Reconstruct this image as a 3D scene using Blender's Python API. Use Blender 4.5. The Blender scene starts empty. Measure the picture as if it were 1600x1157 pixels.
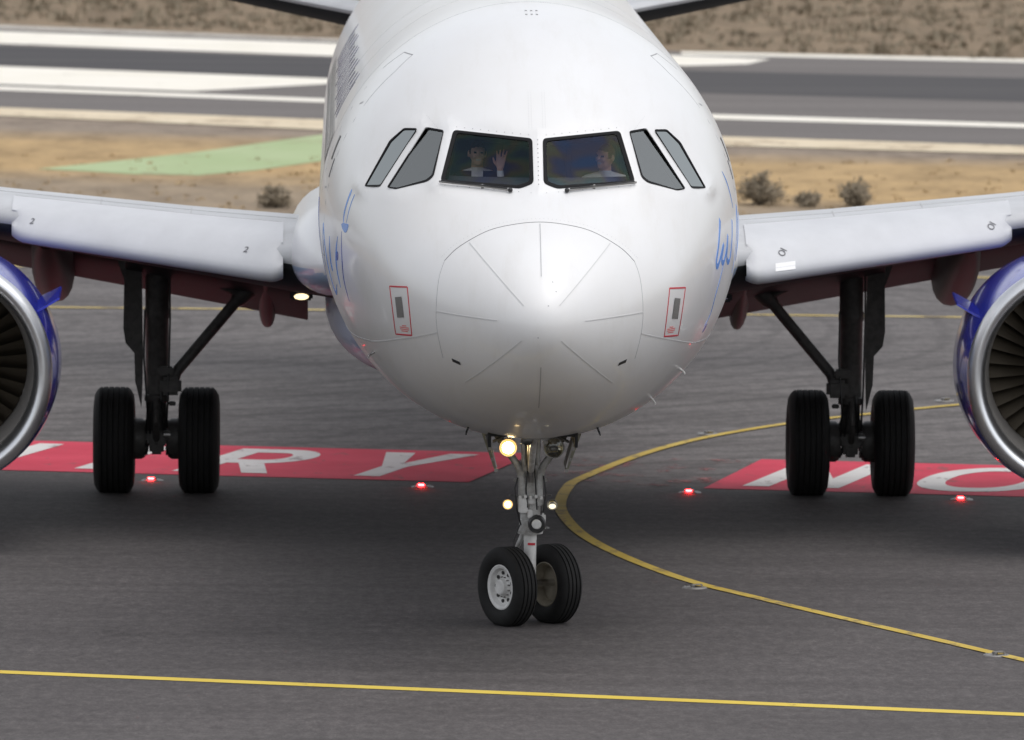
import bpy, bmesh, math, random
import numpy as np
from mathutils import Vector, Matrix

random.seed(7)
rad = math.radians
SC = bpy.context.scene
COL = SC.collection

# ------------------------------------------------------------------ camera
cam_d = bpy.data.cameras.new("camera")
cam_d.sensor_width = 36.0
cam_d.lens = 298.8
cam_d.clip_start = 1.0
cam_d.clip_end = 20000.0
cam_d.dof.use_dof = True
cam_d.dof.focus_distance = 77.5
cam_d.dof.aperture_fstop = 3.6
cam = bpy.data.objects.new("camera", cam_d)
COL.objects.link(cam)
cam.matrix_world = (Matrix.Translation((0, -80, 9.1)) @ Matrix.Rotation(rad(90 - 4.78), 4, 'X')
                    @ Matrix.Rotation(rad(0.35), 4, 'Z'))
SC.camera = cam

# ------------------------------------------------------------------ sky, sun, exposure
SUN_EL, SUN_AZ = 70.0, 125.0          # azimuth clockwise from +Y seen from above
w = bpy.data.worlds.new("World")
SC.world = w
w.use_nodes = True
nt = w.node_tree
nt.nodes.clear()
sky = nt.nodes.new("ShaderNodeTexSky")
sky.sky_type = 'NISHITA'
sky.sun_disc = False
sky.sun_elevation = rad(SUN_EL)
sky.sun_rotation = rad(SUN_AZ)
sky.air_density = 1.0
sky.dust_density = 2.5
sky.ozone_density = 1.0
hsv = nt.nodes.new("ShaderNodeHueSaturation")
hsv.inputs["Saturation"].default_value = 0.22
bg = nt.nodes.new("ShaderNodeBackground")
bg.inputs["Strength"].default_value = 0.15
wo = nt.nodes.new("ShaderNodeOutputWorld")
nt.links.new(sky.outputs[0], hsv.inputs["Color"])
nt.links.new(hsv.outputs[0], bg.inputs["Color"])
nt.links.new(bg.outputs[0], wo.inputs[0])

sun_d = bpy.data.lights.new("sun", 'SUN')
sun_d.energy = 0.5
sun_d.angle = rad(80)
sun_d.color = (1.0, 0.965, 0.91)
sun = bpy.data.objects.new("sun", sun_d)
COL.objects.link(sun)
sdir = Vector((math.sin(rad(SUN_AZ)) * math.cos(rad(SUN_EL)), math.cos(rad(SUN_AZ)) * math.cos(rad(SUN_EL)), math.sin(rad(SUN_EL))))
sun.rotation_euler = sdir.to_track_quat('Z', 'Y').to_euler()

SC.view_settings.view_transform = 'Standard'
SC.view_settings.look = 'None'
SC.view_settings.exposure = 0.48
SC.view_settings.gamma = 1.0
SC.view_settings.use_curve_mapping = False

# ------------------------------------------------------------------ materials
def new_mat(name):
    m = bpy.data.materials.new(name)
    m.use_nodes = True
    n = m.node_tree
    b = n.nodes["Principled BSDF"]
    return m, n, b

def mat(name, col, rough=0.5, metal=0.0, var=0.0, vscale=4.0, bump=0.0, bscale=60.0, coat=0.0, stretch=None, col2=None, detail=6.0, emit=None, spec=0.5):
    m, n, b = new_mat(name)
    b.inputs["Base Color"].default_value = (*col, 1)
    b.inputs["Roughness"].default_value = rough
    b.inputs["Metallic"].default_value = metal
    b.inputs["Specular IOR Level"].default_value = spec
    if coat:
        b.inputs["Coat Weight"].default_value = coat
        b.inputs["Coat Roughness"].default_value = 0.06
    if emit:
        b.inputs["Emission Color"].default_value = (*emit[0], 1)
        b.inputs["Emission Strength"].default_value = emit[1]
    if var or bump:
        tc = n.nodes.new("ShaderNodeTexCoord")
        mp = n.nodes.new("ShaderNodeMapping")
        if stretch: mp.inputs["Scale"].default_value = stretch
        n.links.new(tc.outputs["Object"], mp.inputs[0])
    if var:
        nz = n.nodes.new("ShaderNodeTexNoise")
        nz.inputs["Scale"].default_value = vscale
        nz.inputs["Detail"].default_value = detail
        nz.inputs["Roughness"].default_value = 0.65
        n.links.new(mp.outputs[0], nz.inputs["Vector"])
        rp = n.nodes.new("ShaderNodeValToRGB")
        c2 = col2 if col2 else tuple(c * (1 - var) for c in col)
        rp.color_ramp.elements[0].position = 0.3
        rp.color_ramp.elements[0].color = (*c2, 1)
        rp.color_ramp.elements[1].position = 0.68
        rp.color_ramp.elements[1].color = (*col, 1)
        n.links.new(nz.outputs["Fac"], rp.inputs[0])
        n.links.new(rp.outputs[0], b.inputs["Base Color"])
    if bump:
        nb = n.nodes.new("ShaderNodeTexNoise")
        nb.inputs["Scale"].default_value = bscale
        nb.inputs["Detail"].default_value = 4
        n.links.new(mp.outputs[0], nb.inputs["Vector"])
        bp = n.nodes.new("ShaderNodeBump")
        bp.inputs["Strength"].default_value = bump
        bp.inputs["Distance"].default_value = 0.01
        n.links.new(nb.outputs["Fac"], bp.inputs["Height"])
        n.links.new(bp.outputs[0], b.inputs["Normal"])
    return m

M = {}
M['white'] = mat('white_paint', (0.76, 0.76, 0.765), 0.30, var=0.06, vscale=0.9, coat=0.25, col2=(0.72, 0.71, 0.70), stretch=(1, 0.35, 1))
def grime(m):
    n = m.node_tree; b = n.nodes["Principled BSDF"]; src = b.inputs["Base Color"].links[0].from_socket
    tc = n.nodes.new("ShaderNodeTexCoord"); mp = n.nodes.new("ShaderNodeMapping"); mp.inputs["Scale"].default_value = (3.5, 0.5, 0.9)
    n.links.new(tc.outputs["Object"], mp.inputs[0])
    nz = n.nodes.new("ShaderNodeTexNoise"); nz.inputs["Scale"].default_value = 1.3; nz.inputs["Detail"].default_value = 7; nz.inputs["Roughness"].default_value = 0.7
    n.links.new(mp.outputs[0], nz.inputs["Vector"])
    rp = n.nodes.new("ShaderNodeValToRGB"); rp.color_ramp.elements[0].position = 0.52; rp.color_ramp.elements[0].color = (1, 1, 1, 1)
    rp.color_ramp.elements[1].position = 0.78; rp.color_ramp.elements[1].color = (0.93, 0.92, 0.90, 1)
    n.links.new(nz.outputs["Fac"], rp.inputs[0])
    mx = n.nodes.new("ShaderNodeMix"); mx.data_type = 'RGBA'; mx.blend_type = 'MULTIPLY'; mx.inputs[0].default_value = 1.0
    n.links.new(src, mx.inputs[6]); n.links.new(rp.outputs[0], mx.inputs[7]); n.links.new(mx.outputs[2], b.inputs["Base Color"])
    n2 = n.nodes.new("ShaderNodeTexNoise"); n2.inputs["Scale"].default_value = 1.6; n2.inputs["Detail"].default_value = 2
    n.links.new(tc.outputs["Object"], n2.inputs["Vector"])
    bp = n.nodes.new("ShaderNodeBump"); bp.inputs["Strength"].default_value = 0.10; bp.inputs["Distance"].default_value = 0.02
    n.links.new(n2.outputs["Fac"], bp.inputs["Height"]); n.links.new(bp.outputs[0], b.inputs["Normal"])
grime(M['white'])
M['seam'] = mat('seam_dark', (0.10, 0.10, 0.11), 0.6)
M['seam_light'] = mat('seam_grey', (0.42, 0.42, 0.43), 0.6)
M['seam_mid'] = mat('seam_mid_grey', (0.27, 0.27, 0.28), 0.6)
M['strip'] = mat('diverter_strip', (0.58, 0.58, 0.58), 0.5)
M['gasket'] = mat('window_gasket', (0.010, 0.010, 0.011), 0.7, spec=0.15)
M['lining'] = mat('cockpit_lining', (0.17, 0.18, 0.20), 0.8, var=0.3, vscale=5)
M['panel_blue'] = mat('glareshield_cloth', (0.022, 0.028, 0.045), 0.8)
M['seat'] = mat('seat_fabric', (0.07, 0.10, 0.15), 0.9)
M['wing'] = mat('wing_paint', (0.53, 0.54, 0.56), 0.42, var=0.22, vscale=2.5, coat=0.0, stretch=(0.4, 1, 1))
M['slat'] = mat('slat_paint', (0.59, 0.60, 0.625), 0.42, var=0.10, vscale=2.0, coat=0.0)
M['under'] = mat('wing_underside_shaded', (0.040, 0.043, 0.047), 0.6, var=0.2, vscale=2.5, spec=0.15)  # shade below wings, flaps and tailplane painted in, darker than their real grey
M['fairing_shade'] = mat('fairing_red_reflection', (0.045, 0.034, 0.034), 0.5, var=0.2, vscale=3, spec=0.25)  # shade and the red ground's reflection painted into the fairing colour
M['blue'] = mat('blue_paint', (0.022, 0.034, 0.40), 0.2, coat=0.6, var=0.1, vscale=3)
M['blue_light'] = mat('light_blue_paint', (0.42, 0.52, 0.66), 0.30, coat=0.2, var=0.15, vscale=1.5, col2=(0.34, 0.44, 0.60))
M['script'] = mat('script_blue', (0.10, 0.28, 0.72), 0.25)
M['script_dark'] = mat('script_dark_blue', (0.03, 0.07, 0.35), 0.25)
M['navy'] = mat('navy_lettering', (0.045, 0.045, 0.12), 0.25)
M['lip'] = mat('bare_metal', (0.80, 0.81, 0.83), 0.33, 1.0, var=0.12, vscale=3)
M['fan'] = mat('fan_blade', (0.075, 0.062, 0.045), 0.38, 0.7)
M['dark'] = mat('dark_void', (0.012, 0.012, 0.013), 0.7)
M['spinner'] = mat('spinner_black', (0.02, 0.02, 0.022), 0.4)
M['tyre'] = mat('tyre_rubber', (0.016, 0.0155, 0.0155), 0.75, var=0.35, vscale=9, bump=0.15, bscale=80, spec=0.3)
M['rim'] = mat('rim_paint', (0.78, 0.77, 0.75), 0.45, var=0.25, vscale=12)
M['rim_in'] = mat('rim_brake_dust', (0.33, 0.29, 0.22), 0.6, var=0.4, vscale=10)
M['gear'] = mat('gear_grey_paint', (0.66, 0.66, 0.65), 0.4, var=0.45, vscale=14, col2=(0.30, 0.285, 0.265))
M['gear_main'] = mat('main_gear_shaded_grey', (0.10, 0.095, 0.09), 0.5, var=0.55, vscale=12)  # light grey gear darkened: backlit shade put into the base colour
M['chrome'] = mat('chrome', (0.75, 0.75, 0.76), 0.18, 1.0)
M['steel'] = mat('steel', (0.35, 0.34, 0.33), 0.35, 0.8, var=0.3, vscale=20)
M['black'] = mat('black_plastic', (0.015, 0.015, 0.016), 0.4)
M['red'] = mat('red_paint', (0.55, 0.02, 0.04), 0.4)
M['red_text'] = mat('red_lettering', (0.65, 0.16, 0.16), 0.5)
M['grille'] = mat('vent_grey', (0.17, 0.165, 0.16), 0.5, bump=0.5, bscale=150)
M['inner_door'] = mat('door_primer', (0.26, 0.25, 0.19), 0.6, var=0.5, vscale=14)
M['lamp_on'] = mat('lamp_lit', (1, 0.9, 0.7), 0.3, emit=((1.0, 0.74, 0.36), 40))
M['lamp_halo'] = mat('lamp_halo_glow', (0.9, 0.7, 0.4), 0.3, emit=((1.0, 0.55, 0.16), 0.95))  # amber emission imitating the halo around a lit lamp
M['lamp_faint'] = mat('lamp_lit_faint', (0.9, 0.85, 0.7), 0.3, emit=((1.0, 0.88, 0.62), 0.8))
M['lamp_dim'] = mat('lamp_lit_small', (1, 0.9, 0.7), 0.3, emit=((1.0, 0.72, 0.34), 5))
M['lamp_wing'] = mat('lamp_lit_wing', (1, 0.9, 0.7), 0.3, emit=((1.0, 0.80, 0.45), 1.3))
M['lamp_off'] = mat('lamp_reflector', (0.70, 0.66, 0.55), 0.12, 1.0, var=0.5, vscale=16)
M['red_lit'] = mat('red_lamp_lit', (0.6, 0.0, 0.0), 0.3, emit=((1.0, 0.016, 0.018), 55))
M['fixture'] = mat('fixture_metal', (0.28, 0.27, 0.26), 0.4, 0.3, var=0.3, vscale=30)
M['skin'] = mat('skin', (0.74, 0.44, 0.32), 0.5)
M['hair'] = mat('hair', (0.05, 0.032, 0.02), 0.7)
M['hair2'] = mat('hair_brown', (0.10, 0.055, 0.03), 0.7)
M['shirt'] = mat('white_shirt', (0.82, 0.82, 0.84), 0.85)
M['suit'] = mat('navy_jacket', (0.012, 0.014, 0.028), 0.9)
M['teeth'] = mat('teeth', (0.62, 0.50, 0.45), 0.4)
M['bark'] = mat('twig', (0.13, 0.10, 0.075), 0.9)
M['leaf'] = mat('dry_leaf', (0.31, 0.255, 0.18), 0.9, var=0.5, vscale=3)
M['leaf_far'] = mat('far_scrub_leaf', (0.26, 0.215, 0.15), 0.9, var=0.4, vscale=1)
M['leaf_straw'] = mat('straw', (0.46, 0.33, 0.17), 0.9, var=0.5, vscale=2)

def glass_mat(name, tint, refl, rough=0.02, trans=1.0, fres=1.0, tintg=(0.9, 0.95, 1.0)):
    m = bpy.data.materials.new(name)
    m.use_nodes = True
    n = m.node_tree
    n.nodes.clear()
    o = n.nodes.new("ShaderNodeOutputMaterial")
    tr = n.nodes.new("ShaderNodeBsdfTransparent")
    tr.inputs[0].default_value = (*tint, 1)
    gl = n.nodes.new("ShaderNodeBsdfGlossy")
    gl.inputs["Color"].default_value = (*tintg, 1)
    gl.inputs["Roughness"].default_value = rough
    fr = n.nodes.new("ShaderNodeFresnel")
    fr.inputs[0].default_value = 1.5
    ad = n.nodes.new("ShaderNodeMath")
    ad.operation = 'MULTIPLY_ADD'
    ad.inputs[1].default_value = fres
    ad.inputs[2].default_value = refl
    ad.use_clamp = True
    n.links.new(fr.outputs[0], ad.inputs[0])
    mx = n.nodes.new("ShaderNodeMixShader")
    n.links.new(ad.outputs[0], mx.inputs[0])
    n.links.new(tr.outputs[0], mx.inputs[1])
    n.links.new(gl.outputs[0], mx.inputs[2])
    n.links.new(mx.outputs[0], o.inputs[0])
    return m
M['glass_front'] = glass_mat('windshield_glass', (0.95, 0.97, 0.99), 0.012, fres=0.75)
M['glass_side'] = glass_mat('side_glass', (0.55, 0.57, 0.57), 0.02, tintg=(0.40, 0.42, 0.41))
M['glass_slide'] = glass_mat('sliding_window_glass', (0.75, 0.78, 0.76), 0.24, tintg=(0.86, 0.88, 0.85))
def coated(m):
    n = m.node_tree; gl = [x for x in n.nodes if x.type == 'BSDF_GLOSSY'][0]
    tc = n.nodes.new("ShaderNodeTexCoord"); nz = n.nodes.new("ShaderNodeTexNoise")
    nz.inputs["Scale"].default_value = 2.6; nz.inputs["Detail"].default_value = 1.5; nz.inputs["Distortion"].default_value = 0.6
    n.links.new(tc.outputs["Object"], nz.inputs["Vector"])
    rp = n.nodes.new("ShaderNodeValToRGB"); e = rp.color_ramp.elements
    while len(e) < 5: e.new(0.5)
    for k, (p, c) in enumerate(((0.30, (0.30, 0.42, 0.55)), (0.42, (0.40, 0.62, 0.52)), (0.50, (0.62, 0.62, 0.45)), (0.58, (0.42, 0.42, 0.62)), (0.70, (0.25, 0.42, 0.85)))):
        e[k].position = p; e[k].color = (*c, 1)
    n.links.new(nz.outputs["Fac"], rp.inputs[0]); n.links.new(rp.outputs[0], gl.inputs["Color"])
coated(M['glass_front'])
M['lens'] = glass_mat('lamp_lens', (0.9, 0.9, 0.88), 0.03)

def ground_mat(name, build):
    m, n, b = new_mat(name)
    b.inputs["Roughness"].default_value = 0.9
    b.inputs["Specular IOR Level"].default_value = 0.25
    tc = n.nodes.new("ShaderNodeTexCoord")
    def noise(scale, detail=5, rough=0.6, stretch=(1, 1, 1), rot=0.0, dist=0.0):
        mp = n.nodes.new("ShaderNodeMapping")
        mp.inputs["Scale"].default_value = stretch
        mp.inputs["Rotation"].default_value = (0, 0, rot)
        n.links.new(tc.outputs["Object"], mp.inputs[0])
        z = n.nodes.new("ShaderNodeTexNoise")
        z.inputs["Scale"].default_value = scale
        z.inputs["Detail"].default_value = detail
        z.inputs["Roughness"].default_value = rough
        z.inputs["Distortion"].default_value = dist
        n.links.new(mp.outputs[0], z.inputs["Vector"])
        return z.outputs["Fac"]
    def ramp(f, stops):
        r = n.nodes.new("ShaderNodeValToRGB")
        e = r.color_ramp.elements
        while len(e) < len(stops): e.new(0.5)
        for k, (p, c) in enumerate(stops):
            e[k].position = p
            e[k].color = (*c, 1) if len(c) == 3 else c
        n.links.new(f, r.inputs[0])
        return r.outputs[0]
    def mix(f, a, c, mode='MIX'):
        x = n.nodes.new("ShaderNodeMix")
        x.data_type = 'RGBA'
        x.blend_type = mode
        if isinstance(f, float): x.inputs[0].default_value = f
        else: n.links.new(f, x.inputs[0])
        for s, v in ((6, a), (7, c)):
            if isinstance(v, tuple): x.inputs[s].default_value = (*v, 1)
            else: n.links.new(v, x.inputs[s])
        return x.outputs[2]
    build(m, n, b, tc, noise, ramp, mix)
    return m

def bump_in(n, b, f, strength, dist=0.01):
    bp = n.nodes.new("ShaderNodeBump")
    bp.inputs["Strength"].default_value = strength
    bp.inputs["Distance"].default_value = dist
    n.links.new(f, bp.inputs["Height"])
    n.links.new(bp.outputs[0], b.inputs["Normal"])

def b_asphalt(m, n, b, tc, noise, ramp, mix):
    fine = noise(38, 3, 0.75)
    big = noise(0.22, 4, 0.6, (1, 0.45, 1))
    streak = noise(0.9, 4, 0.6, (0.10, 1.6, 1), 0.10, 0.4)
    grit = noise(9, 6, 0.85, (1, 0.45, 1))
    c = ramp(fine, [(0.25, (0.066, 0.060, 0.0595)), (0.75, (0.120, 0.110, 0.109))])
    c = mix(1.0, c, ramp(grit, [(0.30, (0.62, 0.61, 0.61)), (0.50, (0.98, 0.98, 0.98)), (0.72, (1.5, 1.49, 1.47))]), 'MULTIPLY')
    c = mix(0.8, c, ramp(big, [(0.3, (0.74, 0.73, 0.73)), (0.7, (1.12, 1.11, 1.1))]), 'MULTIPLY')
    c = mix(0.45, c, ramp(streak, [(0.35, (0.72, 0.71, 0.71)), (0.6, (1.08, 1.08, 1.08))]), 'MULTIPLY')
    st = noise(0.55, 5, 0.7, (1, 0.6, 1), 0.3, 0.8)
    c = mix(0.8, c, ramp(st, [(0.30, (0.70, 0.70, 0.70)), (0.42, (1, 1, 1)), (0.66, (1, 1, 1)), (0.76, (1.18, 1.17, 1.16))]), 'MULTIPLY')
    n.links.new(c, b.inputs["Base Color"])
    b.inputs["Roughness"].default_value = 0.82
    bump_in(n, b, fine, 0.35, 0.006)
M['asphalt'] = ground_mat('taxiway_asphalt', b_asphalt)

def b_apron(m, n, b, tc, noise, ramp, mix):
    fine = noise(30, 3, 0.7)
    streak = noise(0.6, 5, 0.65, (0.07, 1.3, 1), 0.04, 0.6)
    c = ramp(fine, [(0.25, (0.104, 0.095, 0.093)), (0.75, (0.162, 0.150, 0.147))])
    c = mix(0.6, c, ramp(streak, [(0.36, (0.66, 0.65, 0.65)), (0.6, (1.1, 1.1, 1.1))]), 'MULTIPLY')
    grit = noise(6, 6, 0.85, (1, 0.4, 1))
    c = mix(1.0, c, ramp(grit, [(0.30, (0.66, 0.65, 0.65)), (0.50, (0.98, 0.98, 0.98)), (0.72, (1.4, 1.39, 1.37))]), 'MULTIPLY')
    for (cx, cy, sc, dark) in ((-9.0, 36.0, 0.42, 0.80), (14.0, 12.0, 0.30, 0.84)):
        mp = n.nodes.new("ShaderNodeMapping"); mp.inputs["Location"].default_value = (-cx, -cy, 0)
        n.links.new(tc.outputs["Object"], mp.inputs[0])
        wv = n.nodes.new("ShaderNodeTexWave"); wv.wave_type = 'RINGS'; wv.rings_direction = 'Z'
        wv.inputs["Scale"].default_value = sc; wv.inputs["Distortion"].default_value = 3.0; wv.inputs["Detail"].default_value = 3; wv.inputs["Detail Scale"].default_value = 0.3
        n.links.new(mp.outputs[0], wv.inputs["Vector"])
        c = mix(0.8, c, ramp(wv.outputs["Fac"], [(0.0, (dark, dark, dark)), (0.10, (0.9, 0.9, 0.9)), (0.2, (1.02, 1.02, 1.02))]), 'MULTIPLY')
    arcs = noise(0.35, 3, 0.5, (0.35, 1.0, 1), -0.35, 2.2)
    c = mix(0.5, c, ramp(arcs, [(0.42, (1.05, 1.05, 1.05)), (0.49, (0.72, 0.71, 0.71)), (0.53, (1.03, 1.03, 1.03))]), 'MULTIPLY')
    n.links.new(c, b.inputs["Base Color"])
    b.inputs["Roughness"].default_value = 0.85
M['apron'] = ground_mat('older_asphalt', b_apron)

def b_runway(m, n, b, tc, noise, ramp, mix):
    fine = noise(8, 3, 0.7)
    streak = noise(0.5, 4, 0.6, (0.05, 1.2, 1), 0.35)
    c = ramp(fine, [(0.25, (0.135, 0.121, 0.114)), (0.75, (0.175, 0.161, 0.154))])
    c = mix(0.5, c, ramp(streak, [(0.35, (0.75, 0.75, 0.75)), (0.6, (1.05, 1.05, 1.05))]), 'MULTIPLY')
    n.links.new(c, b.inputs["Base Color"])
M['runway'] = ground_mat('runway_asphalt', b_runway)

def b_rubber(m, n, b, tc, noise, ramp, mix):
    streak = noise(0.5, 4, 0.6, (0.05, 1.2, 1), 0.35)
    n.links.new(ramp(streak, [(0.3, (0.052, 0.050, 0.054)), (0.7, (0.085, 0.08, 0.08))]), b.inputs["Base Color"])
M['rubber'] = ground_mat('rubber_marked_asphalt', b_rubber)

def b_soil(m, n, b, tc, noise, ramp, mix):
    sep = n.nodes.new("ShaderNodeSeparateXYZ")
    n.links.new(tc.outputs["Object"], sep.inputs[0])
    wob = noise(0.12, 4, 0.6, (0.6, 1, 1))
    ad = n.nodes.new("ShaderNodeMath"); ad.operation = 'MULTIPLY_ADD'
    ad.inputs[1].default_value = 7.0
    n.links.new(wob, ad.inputs[0]); n.links.new(sep.outputs[1], ad.inputs[2])
    ad2 = n.nodes.new("ShaderNodeMath"); ad2.operation = 'MULTIPLY_ADD'
    ad2.inputs[1].default_value = 0.42
    n.links.new(sep.outputs[0], ad2.inputs[0]); n.links.new(ad.outputs[0], ad2.inputs[2])
    mr = n.nodes.new("ShaderNodeMapRange")
    mr.inputs[1].default_value = 50; mr.inputs[2].default_value = 110
    n.links.new(ad2.outputs[0], mr.inputs[0])
    zone = ramp(mr.outputs[0], [(0.0, (0.27, 0.215, 0.165)), (0.29, (0.31, 0.245, 0.175)), (0.36, (0.46, 0.32, 0.165)), (0.50, (0.44, 0.31, 0.165)), (0.57, (0.28, 0.23, 0.185)), (0.75, (0.28, 0.225, 0.18)), (1.0, (0.25, 0.19, 0.13))])
    mid = noise(0.9, 7, 0.75, (0.8, 0.35, 1))
    fine = noise(5, 5, 0.75)
    c = mix(0.9, zone, ramp(mid, [(0.32, (0.55, 0.53, 0.51)), (0.5, (0.95, 0.94, 0.92)), (0.68, (1.22, 1.2, 1.16))]), 'MULTIPLY')
    c = mix(0.5, c, ramp(fine, [(0.3, (0.7, 0.7, 0.7)), (0.7, (1.15, 1.15, 1.15))]), 'MULTIPLY')
    n.links.new(c, b.inputs["Base Color"])
    b.inputs["Roughness"].default_value = 1.0
    bump_in(n, b, fine, 0.8, 0.06)
M['soil'] = ground_mat('dry_soil', b_soil)

def paint(name, c1, c2, wear=(0.075, 0.07, 0.068), amount=0.32, scale=3.0, transp=False):
    def bb(m, n, b, tc, noise, ramp, mix):
        f = noise(scale, 6, 0.75, (1, 0.5, 1))
        g = noise(scale * 0.35, 3, 0.6)
        c = ramp(g, [(0.3, c1), (0.7, c2)])
        lo = amount
        if not transp:
            c = mix(ramp(f, [(lo, (1, 1, 1)), (lo + 0.06, (0.08, 0.08, 0.08))]), c, wear)
        n.links.new(c, b.inputs["Base Color"])
        b.inputs["Roughness"].default_value = 0.7
        if transp:
            a = ramp(f, [(lo, (0, 0, 0)), (lo + 0.12, (0.9, 0.9, 0.9))])
            n.links.new(a, b.inputs["Alpha"])
    return ground_mat(name, bb)
M['slat_patch'] = mat('glossy_white', (0.9, 0.9, 0.9), 0.12)  # small glossy white quad on the right slat
M['p_red'] = paint('red_marking', (0.53, 0.022, 0.058), (0.63, 0.045, 0.090), (0.30, 0.06, 0.07), 0.36)
M['p_white'] = paint('white_marking', (0.60, 0.58, 0.56), (0.74, 0.72, 0.70), (0.32, 0.28, 0.27), 0.36)
M['p_yellow'] = paint('yellow_marking', (0.48, 0.33, 0.045), (0.58, 0.43, 0.10), (0.30, 0.22, 0.08), 0.40)
M['p_yellow_new'] = paint('fresh_yellow_marking', (0.62, 0.45, 0.06), (0.72, 0.55, 0.10), (0.42, 0.31, 0.07), 0.33)
M['p_yellow_old'] = paint('worn_yellow_marking', (0.50, 0.36, 0.08), (0.62, 0.50, 0.22), (0.26, 0.2, 0.10), 0.42)
M['p_cream'] = paint('runway_white', (0.78, 0.74, 0.64), (0.86, 0.82, 0.74), (0.5, 0.46, 0.40), 0.33, 1.2)
M['p_shoulder'] = paint('shoulder_line', (0.60, 0.50, 0.35), (0.70, 0.60, 0.44), (0.42, 0.33, 0.22), 0.4, 1.0)
M['p_grey'] = paint('grey_line', (0.50, 0.46, 0.40), (0.62, 0.58, 0.52), (0.3, 0.27, 0.24), 0.4, 1.5)
M['p_redold'] = paint('old_red_traces', (0.26, 0.06, 0.07), (0.36, 0.16, 0.15), amount=0.54, scale=2.6, transp=True)
M['p_green'] = paint('green_strip', (0.33, 0.42, 0.21), (0.40, 0.48, 0.27), (0.30, 0.30, 0.17), 0.36, 0.9)

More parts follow.
